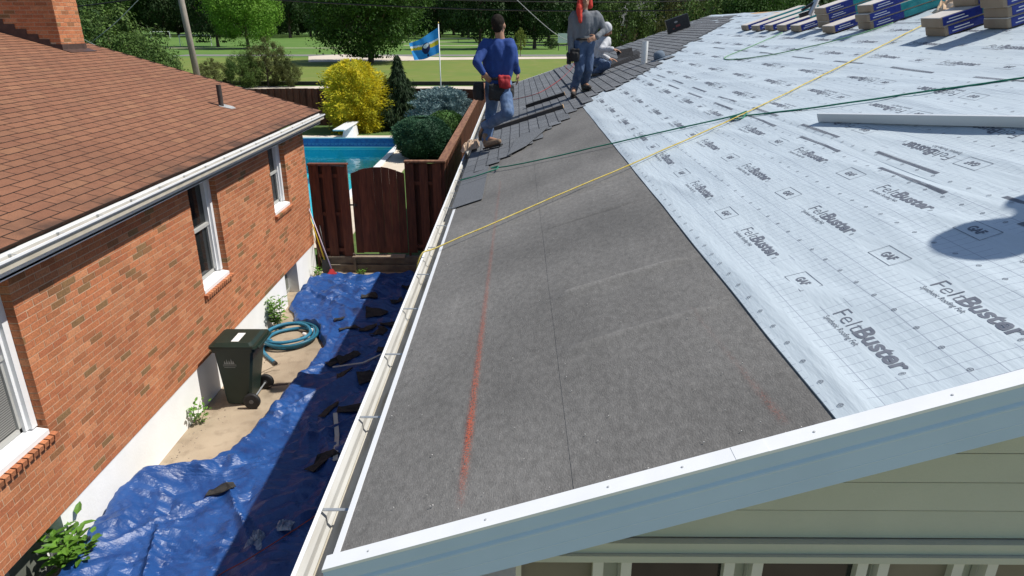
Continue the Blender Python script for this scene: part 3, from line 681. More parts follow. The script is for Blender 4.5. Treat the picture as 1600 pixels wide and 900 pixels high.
bar.add([(0,-.0125,0),(.605,-.0125,0),(.605,-.0105,0),(0,-.0105,0)], [(0,1,2,3)]); bar.add([(0,.0105,0),(.605,.0105,0),(.605,.0125,0),(0,.0125,0)], [(0,1,2,3)])
mark = MB()
def ring(mb, r0, r1, n=10):
    v = []; 
    for j in range(n): t = 2*math.pi*j/n; v += [Vector((r0*math.cos(t), r0*math.sin(t), 0)), Vector((r1*math.cos(t), r1*math.sin(t), 0))]
    mb.add(v, [(2*j, 2*j+1, (2*j+3) % (2*n), (2*j+2) % (2*n)) for j in range(n)])
ring(mark, .0072, .009); mark.add([(-.009,-.0007,0),(.009,-.0007,0),(.009,.0007,0),(-.009,.0007,0)], [(0,1,2,3)]); mark.add([(-.0007,-.009,0),(.0007,-.009,0),(.0007,.009,0),(-.0007,.009,0)], [(0,1,2,3)])
def lay(src, x, y, flip, hs, si):
    """print src with its origin at roof x, y: reads towards the camera, top up the slope; flipped on the turned rolls"""
    out = []
    for p in src.v:
        u, v_ = (p.x, p.y) if not flip else (-p.x, -p.y)
        xx = x + v_*RC; yy = y - u
        out.append(rr(xx, yy, hs + wr_s(xx, yy) + .0012))
    return out, src.f
step_line = lambda x: 7.6 + (x+.578)*1.62
for si, (a, b_) in enumerate(SH):
    hs = .009+.0035*(si % 2)+.0015*si
    flip = si == 1
    rows = [a+.245+.327*k for k in range(3)] if not flip else [2.206, 2.52, 2.84]
    if si == 0: rows = [1.172, 1.50, 1.824]
    if si == 3: rows = [4.25, 4.58]
    for rx in rows:
        for k in range(-1, 15):
            yc = 2.06 + 1.094*k + (.545 if flip else 0)
            if yc - .25 < 1.68 or yc > step_line(rx)+1.2: continue
            o = part('printed_logo', lay(logo, rx, yc+.23 if not flip else yc-.23, flip, hs, si), ink, sheets[si])
        for k in range(-1, 15):
            yc = 2.61 + 1.094*k + (.695 if flip else 0)
            if yc - .1 < 1.68 or yc > step_line(rx)+1.2: continue
            part('printed_mark', lay(gaf, rx, yc+.088 if not flip else yc-.088, flip, hs, si), ink, sheets[si])
    mk = MB()
    for ex in (a+.035, a+.388, a+.74, a+1.0):
        if ex > RDX-.05: continue
        for k in range(70):
            y = 1.76+.1415*k
            if y < step_line(ex): v, f = lay(mark, ex, y, False, hs, si); mk.add(v, f)
    part('nail_marks', mk, ink, sheets[si])['kind'] = 'stuff'
    for bxx, yo in ([(1.95, 0)] if si == 0 else [(2.06, .27)] if si == 1 else [(a+.06, .1)]):
        for k in range(10):
            y = 3.66+1.094*k-2.188+yo
            if bxx < RDX-.1 and y-.6 > 1.7 and y < step_line(bxx): part('printed_bar', lay(bar, bxx, y, False, hs if bxx < b_-.03 else hs+.006, si), ink, sheets[si])
spray('paint_mark', 1.848, 1.90, 1.9, 5.2, .75, sheets[0], (.5,.10,.10)).data.materials[0]
# raw sheathing left bare along the ridge
m = MB(); slab(m, RDX-.10, RDX+.002, 5, 15.2, .021, .026); part('bare_sheathing', m, sheath, rroof)
# ---- new charcoal shingles
EX2, TW2 = .135, .33
tb2 = MB(); TL = EX2+.03
tb2.add([(0,-TW2/2+.004,.001),(0,TW2/2-.004,.001),(TL,TW2/2-.004,0),(TL,-TW2/2+.004,0),(0,-TW2/2+.004,.009),(0,TW2/2-.004,.009),(TL,TW2/2-.004,.003),(TL,-TW2/2+.004,.003)], [(0,3,2,1),(4,5,6,7),(0,1,5,4),(1,2,6,5),(2,3,7,6),(3,0,4,7)])
rot2 = frame((0,0,0), (RC,0,RSN), (0,1,0))
ml = []
for c in range(int((RDX-RXE)/RC/EX2)):
    u = RXE - .02 + c*EX2*RC
    ys = 7.15 + (u+.578)*1.6 + rnd.uniform(-.12, .12)
    if 9 < c < 15: ys += .35
    y = Y1 + .02 - (c % 2)*TW2/2
    while y - TW2 > ys:
        hh = .012 if u < .9 else .027
        M_ = rot2.copy(); M_.translation = rr(u+rnd.uniform(-.002,.002), y-TW2/2, hh+.002); M_ = M_ @ Matrix.Rotation(rnd.uniform(-.006,.006), 4, 'Z')
        ml.append(M_); y -= TW2
tv, tf, te = tab(TL, TW2, .003, .007, .005, .0025)
pieces(rroof, 'shingle', (tv, tf), ml, rs_dark, dcam, 300, 'shingle_field', (edge_black, te))
m = MB(); slab(m, RXE-.012, RXE+.27, 6.07, 7.02, .012, .016); part('starter_shingle', m, rs_dark, rroof)
m = MB(); slab(m, RXE-.012, RXE+.27, 7.03, 7.62, .0125, .0165); part('starter_shingle', m, rs_dark, rroof)
m = MB(); m.plate([onr(793,247)+Vector((0,0,.03)), onr(822,232)+Vector((0,0,.03)), onr(857,202)+Vector((0,0,.03)), onr(836,208)+Vector((0,0,.035)), onr(805,222)+Vector((0,0,.035))], .005); part('loose_shingle', m, rs_dark, rroof)
# plumbing stack
p = rr(2.19, 12.4, 0); m = MB(); m.lathe([(.052,-.05),(.052,.40),(.044,.40),(.044,.3)], 28, Matrix.Translation(p)); part('vent_pipe', m, mat('white_pvc', (.75,.75,.73), None, 5, .4), rroof)
# ------------------------------------------------------------------ things on the roof
kraft = mat('brown_kraft_wrap', (.33,.255,.185), (.27,.20,.145), 5, .75, .2, 30)
blue_wrap = mat('blue_bundle_wrap', (.014,.026,.20), (.022,.045,.28), 9, .3, .6, 25)
teal_wrap = mat('teal_bundle_wrap', (.01,.22,.24), (.02,.33,.34), 9, .3, .6, 25)
paper = mat('pale_bundle_paper', (.62,.58,.53), (.55,.50,.45), 4, .6, .3, 20)
white_ink = mat('white_print', (.75,.75,.78), None, 5, .5)
def bundle(x, y, lift, label, dx=0, ang=0, group='wrapped shingle bundles lying across the ridge'):
    """lower near corner at roof x, y; 1.0 m up the slope, .32 deep along the ridge, .085 thick"""
    o = rr(x, y, .03+lift); b = thing('shingle_bundle', label, 'shingle bundle', o, group)
    ex = Vector((RC*math.cos(ang), math.sin(ang), RSN*math.cos(ang))); ey = Vector((-RC*math.sin(ang), math.cos(ang), -RSN*math.sin(ang)))
    M_ = frame(o + ex*dx, ex, ey)
    Lb, Wb, Hb = .98, .31, .082
    part('pack', MB().cbox((0, 0, 0), (Lb, Wb, Hb), .012, M_), kraft, b)
    part('top_paper', MB().cbox((.004, .006, Hb-.004), (Lb-.004, Wb-.006, Hb+.004), .003, M_), paper, b)
    part('blue_wrap', MB().cbox((.03, -.004, .006), (.36, .012, Hb-.003), .004, M_), blue_wrap, b)
    part('teal_wrap', MB().cbox((.362, -.004, .006), (Lb-.02, .012, Hb-.003), .004, M_), teal_wrap, b)
    t = MB()
    for k in range(2): t.box((.06+.02*k, -.0052, .026+.024*k), (.24-.03*k, -.0042, .034+.024*k), M_)
    part('print_line', t, white_ink, b)
    return b
sk = [('lowest', 'second', 'third', 'topmost')]
W4 = ['bottom', 'second', 'third', 'top']
for i in range(4): bundle(3.97, 5.92, i*.087, W4[i]+' bundle of the four-high shingle stack beside the two-high stepped stack', [0, .012, -.02, -.05][i], [0,.02,-.015,.01][i])
for i in range(2): bundle(3.775, 6.42, i*.087, W4[i]+' bundle of the stepped stack with a loose bundle set back on it', [0, -.04][i], [.01,-.02][i])
bundle(4.03, 6.42, 2*.087, 'single bundle set back on top of the stepped two-high stack', 0, .03)
for i in range(3): bundle(3.93, 8.10, i*.087, ['bottom','middle','top'][i]+' bundle of the three-high stack beside the crumpled wrap', [0,-.03,.02][i], [.015,-.02,.02][i])
bundle(3.79, 8.74, 0, 'single shingle bundle lying between the two three-high stacks')
for i in range(3): bundle(3.95, 9.28, i*.087, ['bottom','middle','top'][i]+' bundle of the three-high stack beside the row of single bundles', [0,.0,-.02][i], [0,.01,-.02][i])
for y, l in ((9.83,'single shingle bundle next to the three-high stack, first of the row'), (10.40,'second single shingle bundle in the row from the three-high stack'), (10.95,'third single shingle bundle in the row from the three-high stack'), (11.48,'fourth single shingle bundle in the row from the three-high stack'), (12.10,'last single shingle bundle, at the far end of the row')):
    bundle(3.80+.03*rnd.random(), y, 0, l, 0, rnd.uniform(-.03,.03))
# crumpled wrap between the stacks
def crumple(name, c, ax, ay, sx, sy, h, seed, mt, label, cat, nx=18, ny=12):
    v = []; q = []
    for i in range(nx+1):
        for j in range(ny+1):
            u, t = i/nx-.5, j/ny-.5
            hh = h*(.35+abs(noise.noise((u*5+seed, t*5, seed)))*1.5)*(1-(2*u)**4)*(1-(2*t)**4)
            dx, dy = .25*noise.noise((u*3+seed, t*3, 1)), .25*noise.noise((u*3, t*3+seed, 2))
            v.append(Vector(c) + Vector(ax)*(u+dx*.5)*sx + Vector(ay)*(t+dy*.5)*sy + Vector((0,0,hh+.004)))
    for i in range(nx):
        for j in range(ny): a = i*(ny+1)+j; q.append((a, a+ny+1, a+ny+2, a+1))
    o = part(name, (v, q), mt); return sp(o, label, cat)
crumple('wrapping_film', rr(4.55, 7.5, .05), (RC,0,RSN), (0,1,0), .5, .55, .16, 3, mat('crumpled_brown_film', (.55,.33,.17), (.62,.50,.36), 7, .35), 'crumpled orange brown wrapping film beside the shingle stacks', 'film')
# ropes and hoses
def curve_pts(pts, n=12):
    P = [Vector(p) for p in pts]; P = [P[0]*2-P[1]] + P + [P[-1]*2-P[-2]]; out = []
    for i in range(1, len(P)-2):
        for k in range(n):
            t = k/n; a, b, c, d = P[i-1:i+3]
            out.append(.5*((2*b)+(c-a)*t+(2*a-5*b+4*c-d)*t*t+(3*b-a-3*c+d)*t**3))
    out.append(P[-2]); return out
def rope(name, px, r, m, label, cat, lift=.03, extra=None, tail=None):
    pts = [onr(x, y) + Vector((0,0,lift+r)) for x, y in px]
    if extra: pts = extra + pts
    if tail: pts = pts + tail
    pts = curve_pts(pts, 16)
    pts = [p + Vector((.004*noise.noise((p.y*6,p.x*6,0)), .004*noise.noise((p.x*6,1,p.y*6)), .004*noise.noise((p.x*3,2,p.y*3)))) for p in pts]
    o = part(name, MB().tube(pts, r, 7), m, None, True); return sp(o, label, cat)
yel = mat('yellow_rope', (.55,.40,.05), (.62,.52,.20), 30, .7, .5, 150)
grn = mat('green_rope', (.012,.15,.095), (.02,.22,.14), 30, .7, .5, 150)
rope('rope', [(683,395),(760,362),(860,318),(1000,258),(1160,186),(1310,112),(1460,36)], .0058, yel, 'yellow rope pulled tight from the gutter up to the stacked bundles', 'rope', .035,
     extra=[Vector((-.76,4.72,2.5)), Vector((-.74,4.72,3.1)), Vector((-.70,4.74,3.32))])
knot = []
rope('rope', [(720,287),(748,279),(775,270),(778,265),(768,268),(800,264),(880,247),(1000,220),(1100,198),(1148,187),(1166,181),(1158,192),(1142,190),(1200,184),(1300,172),(1450,151),(1600,131),(1700,118)], .0065, grn, 'dark green rope with two loops lying across both underlayments', 'rope', .03)
rope('rope', [(1222,55),(1175,76),(1132,94),(1150,97),(1200,91),(1260,79),(1330,62),(1395,41)], .006, mat('pale_green_line', (.12,.30,.14), (.2,.38,.2), 20, .7), 'thin pale green line in a bent loop below the single bundles', 'rope', .03)
rope('air_hose', [(795,160),(830,152),(850,144),(875,127),(890,113),(897,103),(890,100),(884,108),(893,114)], .006, mat('red_hose', (.30,.035,.03), None, 10, .5), 'thin red air hose lying on the new charcoal shingles', 'hose', .03)
# metal channel
ch_ = thing('metal_channel', 'long pale metal channel lying on the printed underlayment', 'metal channel', rr(2.14, 4.93, .02))
p, q = rr(2.14, 4.93, .035), rr(2.86, 2.7, .035)
d = (q-p).normalized(); side = Vector((RC,0,RSN)); side = (side - d*side.dot(d)).normalized(); nn = d.cross(side); nn = nn if nn.z > 0 else -nn
mm_ = MB(); M_ = Matrix((d, side, nn)).transposed().to_4x4(); M_.translation = p; Lc = (q-p).length
part('web', MB().box((0,-.006,0),(Lc,-.003,.058),M_), mat('pale_coil_metal', (.60,.63,.66), None, 5, .4), ch_)
part('flange', MB().box((0,-.0028,0),(Lc,.05,.003),M_), MATS['pale_coil_metal'], ch_)
part('lip', MB().box((.0,-.0029,.0551),(Lc,.012,.058),M_), MATS['pale_coil_metal'], ch_)
# toe boards on the new shingles
def plank(p, q, label, dark):
    t = thing('plank', label, 'plank', p); d = (q-p)
    part('board', MB().beam(p+Vector((0,0,.03)), q+Vector((0,0,.03)), .085, .05, (-RSN,0,RC)), dark, t)
    e = d.normalized()*.006
    part('cut_end', MB().beam(q+Vector((0,0,.031))+e*.2, q+Vector((0,0,.031))+e*1.6, .086, .051, (-RSN,0,RC)), sheath, t)
plank(rr(-.33,10.42,.02), rr(.68,10.30,.02), 'dark plank with a pale cut end lying up the new shingles', mat('dark_plank', (.05,.05,.055), (.09,.075,.06), 6, .8, .3, 40))
plank(rr(.16,11.9,.02), rr(.80,11.85,.02), 'shorter black plank lying up the slope toward the boots in jeans', mat('black_plank', (.02,.02,.022), (.045,.04,.035), 6, .8))
crumple('paper_scrap', rr(-.60, 9.2, .05), (RC,0,RSN), (0,1,0), .26, .45, .12, 8, mat('tan_paper', (.48,.36,.26), (.36,.25,.17), 12, .8), 'crumpled tan paper caught at the gutter near the boots', 'paper', 12, 12)
# black bundle pack standing on the roof
bk = thing('black_pack', 'black printed pack standing on edge on the far shingles', 'pack', rr(3.5, 16.55, .03))
M_ = frame(rr(3.46, 16.6, .045), (RC,0,RSN), (0,1,0))
part('pack', MB().cbox((0,0,0),(.52,.10,.30),.012,M_), black_pl, bk)
em = MB(); em.lathe([(.04,0),(.04,.002)], 14, M_ @ Matrix.Translation((.22,-.001,.20)) @ Matrix.Rotation(math.pi/2,4,'X') @ Matrix.Diagonal((1,.55,1,1)))
part('emblem', em, mat('dull_silver_print', (.35,.33,.31), None, 5, .5), bk)
part('print_block', MB().box((.20,-.003,.09),(.30,-.0005,.135),M_).box((.12,-.003,.06),(.16,-.0005,.085),M_), mat('dull_red_print', (.22,.05,.045), None, 5, .5), bk)
# pile of loose dark shingles by the kneeling worker
blackshingle = mat('black_shingle', (.018,.018,.02), (.035,.035,.038), 40, .9, .4, 200)
for i in range(4):
    o = part('loose_shingle', MB().plate([onr(943+2*i,114-i)+Vector((0,0,.04+.012*i)), onr(999-i,94-i)+Vector((0,0,.04+.012*i)), onr(1000-2*i,84)+Vector((0,0,.04+.012*i)), onr(952+i,102)+Vector((0,0,.04+.012*i))], .008, (-RSN,0,RC)), blackshingle)
    sp(o, 'loose black shingle in the flat pile under the reaching hands', 'shingle', 'loose black shingles by the kneeling worker')
o = part('held_shingle', MB().plate([at(966,92,12.75), at(990,87,12.75), at(987,74,12.85), at(962,79,12.85)], .008, (0,-1,0)), blackshingle); sp(o, 'black shingle held upright in the kneeling worker\'s hands', 'shingle')
# hat
h = thing('hat', 'blue grey brimmed hat lying beside the white vent pipe', 'hat', rr(2.45, 12.3, .04)); M_ = Matrix.Translation(rr(2.45,12.3,.04)) @ Matrix.Rotation(-RTH,4,'Y')
hm = mat('blue_grey_cloth', (.14,.18,.23), (.11,.145,.19), 10, .9)
part('crown', MB().lathe([(.098,0),(.10,.03),(.096,.07),(.08,.105),(.045,.125),(.01,.13)], 18, M_), hm, h, True); part('brim', MB().lathe([(.09,-.004),(.185,-.014),(.19,-.008),(.10,.006)], 20, M_), hm, h, True)
# nail gun on the first single bundles
ng = thing('nail_gun', 'black and silver nail gun standing on the single bundles', 'nail gun', rr(3.95, 10.2, .12)); o_ = rr(4.05, 10.15, .13)
part('magazine', MB().beam(o_+Vector((-.12,0,.03)), o_+Vector((.10,0,.10)), .045, .055), black_pl, ng); part('body', MB().tube([o_+Vector((.02,0,.04)), o_+Vector((.09,0,.25))], [.045,.035], 12), mat('silver_metal', (.55,.56,.58), None, 5, .3, metal=.7), ng)
part('handle', MB().beam(o_+Vector((-.1,0,.10)), o_+Vector((.06,0,.20)), .04, .035), black_pl, ng); part('air_line', MB().tube(curve_pts([o_+Vector((.06,0,.2)), o_+Vector((.1,-.05,.34)), o_+Vector((.2,.0,.44)), o_+Vector((.28,.1,.50))], 8), .008, 6), mat('clear_hose', (.5,.5,.45), None, 5, .4), ng)

# ------------------------------------------------------------------ workers
def capsule(mb, p, q, r0, r1, n=14):
    p, q = Vector(p), Vector(q); d = (q-p); L = max(d.length, 1e-4); d = d/L
    prof = []
    for k in range(6): t = -math.pi/2 + k*math.pi/10; prof.append((max(r0*math.cos(t), .0006), r0*math.sin(t)))
    for k in range(6): t = k*math.pi/10; prof.append((max(r1*math.cos(t), .0006), L + r1*math.sin(t)))
    x = d.orthogonal().normalized(); M = Matrix((x, d.cross(x), d)).transposed().to_4x4(); M.translation = p
    mb.lathe(prof, n, M)
def ellip(mb, c, rx, ry, rz_, M=None, n=16):
    prof = [(max(math.cos(-math.pi/2+k*math.pi/12), .001), math.sin(-math.pi/2+k*math.pi/12)) for k in range(13)]
    D = Matrix.Diagonal((rx, ry, rz_, 1)); T = Matrix.Translation(c) @ (M or Matrix.Identity(4)) @ D
    mb.lathe(prof, n, T)
def remesh(name, mb, voxel, mt, parent, smooth=4, fold=0, fscale=14, seed=0):
    me = bpy.data.meshes.new(name); me.from_pydata([tuple(p) for p in mb.v], [], mb.f); me.update()
    o = bpy.data.objects.new(name, me); col.objects.link(o)
    r = o.modifiers.new('r', 'REMESH'); r.mode = 'VOXEL'; r.voxel_size = voxel; r.use_smooth_shade = True
    s = o.modifiers.new('s', 'SMOOTH'); s.factor = .5; s.iterations = smooth
    dg = bpy.context.evaluated_depsgraph_get(); m2 = bpy.data.meshes.new_from_object(o.evaluated_get(dg)); m2.name = name
    bpy.data.objects.remove(o); bpy.data.meshes.remove(me)
    if fold:
        nr = [v.normal.copy() for v in m2.vertices]
        for v, nn in zip(m2.vertices, nr):
            c = v.co; v.co = c + nn*fold*(noise.noise((c.x*fscale+seed, c.y*fscale, c.z*fscale*.55)) + .5*noise.noise((c.x*fscale*2.3, c.y*fscale*2.3+seed, c.z*fscale*1.2)))
    m2.materials.clear(); m2.materials.append(mt)
    m2.polygons.foreach_set('use_smooth', [True]*len(m2.polygons))
    return link(name, m2, parent)
skin = mat('skin', (.36,.20,.13), (.31,.165,.105), 12, .55, spec=.35)
def hand(mb, wrist, d, palmn, size=1.0, curl=.5):
    """palm and five separate bent fingers; d forearm direction, palmn palm normal"""
    d = Vector(d).normalized(); pn = Vector(palmn); pn = (pn - d*pn.dot(d)).normalized(); s = d.cross(pn)
    pc = Vector(wrist) + d*.05*size
    M = Matrix((s, pn, d)).transposed().to_4x4()
    ellip(mb, pc, .042*size, .02*size, .052*size, M)
    for k, (off, ln) in enumerate(((-.031,.066), (-.011,.078), (.010,.074), (.029,.058))):
        b0 = pc + d*.042*size + s*off*size; a1 = curl*.5; a2 = curl*1.3
        e1 = b0 + (d*math.cos(a1) + pn*math.sin(a1))*ln*.55*size; e2 = e1 + (d*math.cos(a2) + pn*math.sin(a2))*ln*.5*size
        capsule(mb, b0, e1, .0095*size, .0088*size, 8); capsule(mb, e1, e2, .0088*size, .0075*size, 8)
    t0 = pc - d*.02*size - s*.036*size; t1 = t0 + (d*.6 - s*.65 + pn*.3).normalized()*.045*size; t2 = t1 + (d*.9 - s*.15 + pn*.35).normalized()*.034*size
    capsule(mb, t0, t1, .0125*size, .0105*size, 8); capsule(mb, t1, t2, .0105*size, .0085*size, 8)
def worker(name, label, J, face, shirt_m, jean_m, boot_m, head='hair', hair_m=None, beltstuff=None, loc=None, scale=1):
    """J: joints; face: direction the head looks"""
    J = {k: Vector(v) for k, v in J.items()}
    root = thing(name, label, 'person', loc or (J['footL0']+J['footR0'])/2)
    f = Vector(face).normalized(); hc = J['head']; up = (hc-J['neck']).normalized(); sd = f.cross(up).normalized(); f = up.cross(sd)
    Mh = Matrix((sd, f, up)).transposed().to_4x4()
    b = MB()
    ellip(b, hc+up*.02, .075, .094, .105, Mh); ellip(b, hc-up*.05+f*.02, .057, .07, .075, Mh)           # skull, jaw
    capsule(b, hc+f*.09-up*.0, hc+f*.106-up*.03, .012, .016, 8)                                            # nose
    capsule(b, hc+f*.083-up*.062-sd*.02, hc+f*.083-up*.062+sd*.02, .008, .008, 8)                          # lips
    for s in (-1, 1):
        ellip(b, hc+sd*.076*s-up*.012, .012, .02, .032, Mh); ellip(b, hc+f*.082+up*.016+sd*.03*s, .014, .01, .006, Mh)
    capsule(b, J['neck']-up*.06, hc-up*.04, .06, .052)
    for s in 'LR':
        sh, el, wr = J['sh'+s], J['el'+s], J['wr'+s]
        capsule(b, sh, el, .05, .04); capsule(b, el, wr, .04, .027)
        hd = J.get('hd'+s, (wr-el)); hand(b, wr, hd, J.get('pn'+s, -f), 1.0, J.get('curl'+s, Vector((.5,0,0))).x)
        hp, kn, an = J['hip'+s], J['kn'+s], J['an'+s]
        capsule(b, hp, kn, .082, .055); capsule(b, kn, an, .056, .038)
        capsule(b, an, J['foot'+s+'1'], .038, .028)
        capsule(b, sh*.8+J['shR' if s=='L' else 'shL']*.2, J['hip'+s], .06, .065)
    capsule(b, J['shL'], J['shR'], .055, .055)
    remesh('body', b, .0075, skin, root, 3)
    # shirt
    s_ = MB(); ch = (J['shL']+J['shR'])/2; pel = (J['hipL']+J['hipR'])/2; ax = (ch-pel).normalized(); lat = (J['shR']-J['shL']).normalized(); fwd = ax.cross(lat)
    Mt = Matrix((lat, fwd, ax)).transposed().to_4x4(); wd = (J['shR']-J['shL']).length/2
    ellip(s_, ch-ax*.11, wd*1.08, .122, .19, Mt); ellip(s_, (ch+pel)/2, wd*.94, .112, .24, Mt); ellip(s_, pel+ax*.07, wd*.92, .118, .15, Mt); capsule(s_, J['shL']-ax*.05, J['hipL']+ax*.05, .09, .09); capsule(s_, J['shR']-ax*.05, J['hipR']+ax*.05, .09, .09)
    capsule(s_, J['shL'], J['shR'], .068, .068); capsule(s_, ch, J['neck']-up*.045, .085, .066)
    for s in 'LR':
        sh, el, wr = J['sh'+s], J['el'+s], J['wr'+s]; e = wr - (wr-el).normalized()*.005
        capsule(s_, ch*.25+sh*.75-ax*.03, sh-ax*.01, .08, .072); capsule(s_, sh, el, .070, .054); capsule(s_, el, e, .054, .040)
    remesh('shirt', s_, .009, shirt_m, root, 3, .017, 8.5, 2)
    # jeans
    j = MB(); ellip(j, pel+ax*.02, wd*.84, .118, .13, Mt)
    for s in 'LR':
        hp, kn, an = J['hip'+s], J['kn'+s], J['an'+s]; e = an + (an-kn).normalized()*.0
        capsule(j, hp+ax*.02, kn, .101, .073); capsule(j, kn, e, .072, .064)
    remesh('jeans', j, .009, jean_m, root, 3, .013, 12, 7)
    # boots
    for s in 'LR':
        bo = MB(); an, h0, t0 = J['an'+s], J['foot'+s+'0'], J['foot'+s+'1']; d = (t0-h0).normalized()
        capsule(bo, an+Vector((0,0,.03)), (an+h0)/2, .056, .052); capsule(bo, h0, h0*.4+t0*.6, .045, .046); capsule(bo, h0*.4+t0*.6, t0, .046, .036)
        bt = remesh('boot', bo, .009, boot_m, root, 3)
        up_ = Vector((0,0,1)); sdv = d.cross(up_).normalized(); nn = sdv.cross(d)
        so = MB(); pr = [(-.05,-.036),(.05*1,-.04),((t0-h0).length*.7,-.048),((t0-h0).length+.035,-.024),((t0-h0).length+.035,.024),((t0-h0).length*.7,.048),(.05,.04),(-.05,.036)]
        so.plate([h0 + d*u + sdv*v - nn*.056 for u, v in pr], .022, nn); part('sole', so, black_rubber, bt)
    # belt
    be = MB(); ring_ = [pel+ax*.085 + lat*(wd*.84+.006)*math.cos(t)+fwd*.122*math.sin(t) for t in [2*math.pi*i/28 for i in range(28)]]
    be.tube(ring_, .019, 6, closed=True); part('tool_belt', be, MATS['dark_leather'], root, True)
    # head wear
    if head == 'hair':
        hr = MB(); ellip(hr, hc+up*.040-f*.014, .081, .096, .094, Mh); ellip(hr, hc-f*.048-up*.01, .069, .052, .07, Mh)
        remesh('hair', hr, .011, hair_m, root, 3, .004, 60)
        bd = MB(); ellip(bd, hc-up*.075+f*.03, .056, .062, .045, Mh); remesh('beard', bd, .01, hair_m, root, 2, .003, 60)
    elif head == 'scarf':
        hr = MB(); ellip(hr, hc+up*.035-f*.012, .092, .104, .104, Mh); ellip(hr, hc-f*.04-up*.05, .085, .07, .09, Mh)
        capsule(hr, hc+sd*.075-up*.02+f*.02, J['neck']+sd*.09+f*.07-up*.0, .042, .052); capsule(hr, J['neck']+sd*.09+f*.07, J['neck']+sd*.075+f*.11-up*.17, .052, .028)
        capsule(hr, hc-sd*.075-up*.0, hc-sd*.085-up*.09, .035, .045)
        remesh('head_scarf', hr, .010, hair_m, root, 3, .008, 24)
    elif head == 'hood':
        hr = MB(); ellip(hr, hc+up*.03-f*.012, .09, .105, .105, Mh); ellip(hr, hc-f*.04-up*.06, .085, .07, .08, Mh); remesh('hood', hr, .011, hair_m, root, 4, .005, 20)
    elif head == 'hat':
        hr = MB(); Mq = Matrix.Translation(hc+up*.06) @ Mh; hr.lathe([(.088,-.01),(.185,-.02),(.185,-.012),(.095,.005),(.095,.05),(.08,.085),(.03,.1)], 20, Mq); part('sun_hat', hr, hair_m, root, True)
    for s in (-1, 1):
        e = MB(); ellip(e, hc+f*.086+up*.008+sd*.03*s, .012, .006, .006, Mh, 8); part('eye', e, MATS['eye_dark'], root, True)
    for nm, c, sx_, sy_, sz_, mt, drop in (beltstuff or []):
        c = Vector(c); pb = MB(); 
        pb.cbox((c.x-sx_, c.y-sy_*.8, c.z-sz_), (c.x+sx_, c.y+sy_*.8, c.z+sz_*.8), min(sx_, sy_)*.35); pb.cbox((c.x-sx_*.7, c.y-sy_*1.15, c.z-sz_*.9), (c.x+sx_*.7, c.y-sy_*.3, c.z+sz_*.25), sy_*.25)
        remesh(nm, pb, .009, mt, root, 9, .012, 16)
    return root
mat('dark_leather', (.02,.017,.015), (.035,.03,.026), 10, .6); mat('eye_dark', (.02,.015,.012), None, 5, .3)
denim = mat('blue_denim', (.055,.10,.20), (.10,.16,.28), 9, .9, .3, 200, c3=(.28,.34,.42), s3=5, f3=.3)
denim2 = mat('worn_dark_denim', (.04,.07,.14), (.075,.115,.20), 9, .9, .3, 200, c3=(.25,.29,.35), s3=7, f3=.4)
hairm = mat('dark_hair', (.014,.011,.009), (.022,.018,.015), 30, .9, spec=.1)
tanboot = mat('tan_leather_boot', (.25,.17,.11), (.12,.08,.055), 12, .7, .3, 40)
darkboot = mat('dark_boot', (.03,.025,.022), (.06,.05,.045), 12, .7)
blue_shirt = mat('blue_long_sleeve', (.014,.043,.185), (.019,.056,.225), 8, .85, .2, 120)
grey_shirt = mat('grey_long_sleeve', (.125,.135,.15), (.155,.165,.18), 8, .9, .2, 120)
white_shirt = mat('white_long_sleeve', (.52,.53,.55), (.46,.47,.49), 8, .85)
red_cloth = mat('red_cloth', (.45,.03,.02), (.55,.05,.03), 8, .85)
blackbag = mat('black_canvas', (.012,.012,.013), (.02,.02,.021), 10, .8)
redbag = mat('red_canvas_pouch', (.28,.012,.018), (.34,.02,.025), 10, .75)
A = at
Ya = 8.85
J = dict(head=A(779,40,Ya), neck=A(781,57,Ya), shL=A(760,69,Ya+.02), shR=A(797,69,Ya-.03), elL=A(744,97,Ya-.16), wrL=A(754,113,Ya-.13), elR=A(804,97,Ya-.02), wrR=A(809,112,Ya+.08),
         hipL=A(770,133,Ya+.02), hipR=A(787,133,Ya-.02), knL=A(768,172,Ya+.1), anL=A(769,213,Ya-.06), knR=A(794,177,Ya-.28), anR=A(759,196,Ya+.02),
         footL0=rr(-.36,8.80,.085), footL1=rr(-.20,8.70,.085), footR0=A(757,200,Ya+.05), footR1=A(751,212,Ya+.22),
         hdL=(.5,.1,-.6), pnL=(.3,.8,0), hdR=(.05,.15,-1), pnR=(-1,0,0))
J['anL'] = J['footL0'] + Vector((.0,.02,.07))
worker('person', 'person in a blue long-sleeved shirt walking along the roof edge, seen from behind', J, (.35,1,0), blue_shirt, denim, tanboot, 'hair', hairm,
       [('red_pouch', A(788,127,Ya-.16), .075, .05, .085, redbag, 0), ('tool_pouch', A(776,143,Ya-.15), .10, .05, .11, blackbag, 0), ('tool_pouch', A(797,142,Ya-.08), .05, .06, .09, blackbag, 0), ('tool_bag', A(748,141,Ya-.05), .065, .07, .12, blackbag, 0)])
o_ = A(800,133,Ya-.13)
Yb = 11.2
J = dict(head=A(914,-1,Yb), neck=A(913,15,Yb), shL=A(897,25,Yb), shR=A(931,24,Yb), elL=A(891,58,Yb-.0), wrL=A(892,80,Yb-.1), elR=A(945,47,Yb-.02), wrR=A(933,58,Yb-.16),
         hipL=A(905,70,Yb), hipR=A(920,70,Yb), knL=A(905,110,Yb-.08), knR=A(919,108,Yb+.0), anL=A(902,142,Yb), anR=A(914,138,Yb+.1),
         footL0=rr(.93,11.22,.085), footL1=rr(.90,11.03,.085), footR0=rr(1.10,11.36,.085), footR1=rr(1.17,11.18,.085),
         hdL=(.02,-.1,-1), pnL=(1,0,0), hdR=(-.8,-.35,-.25), pnR=(0,.9,-.3))
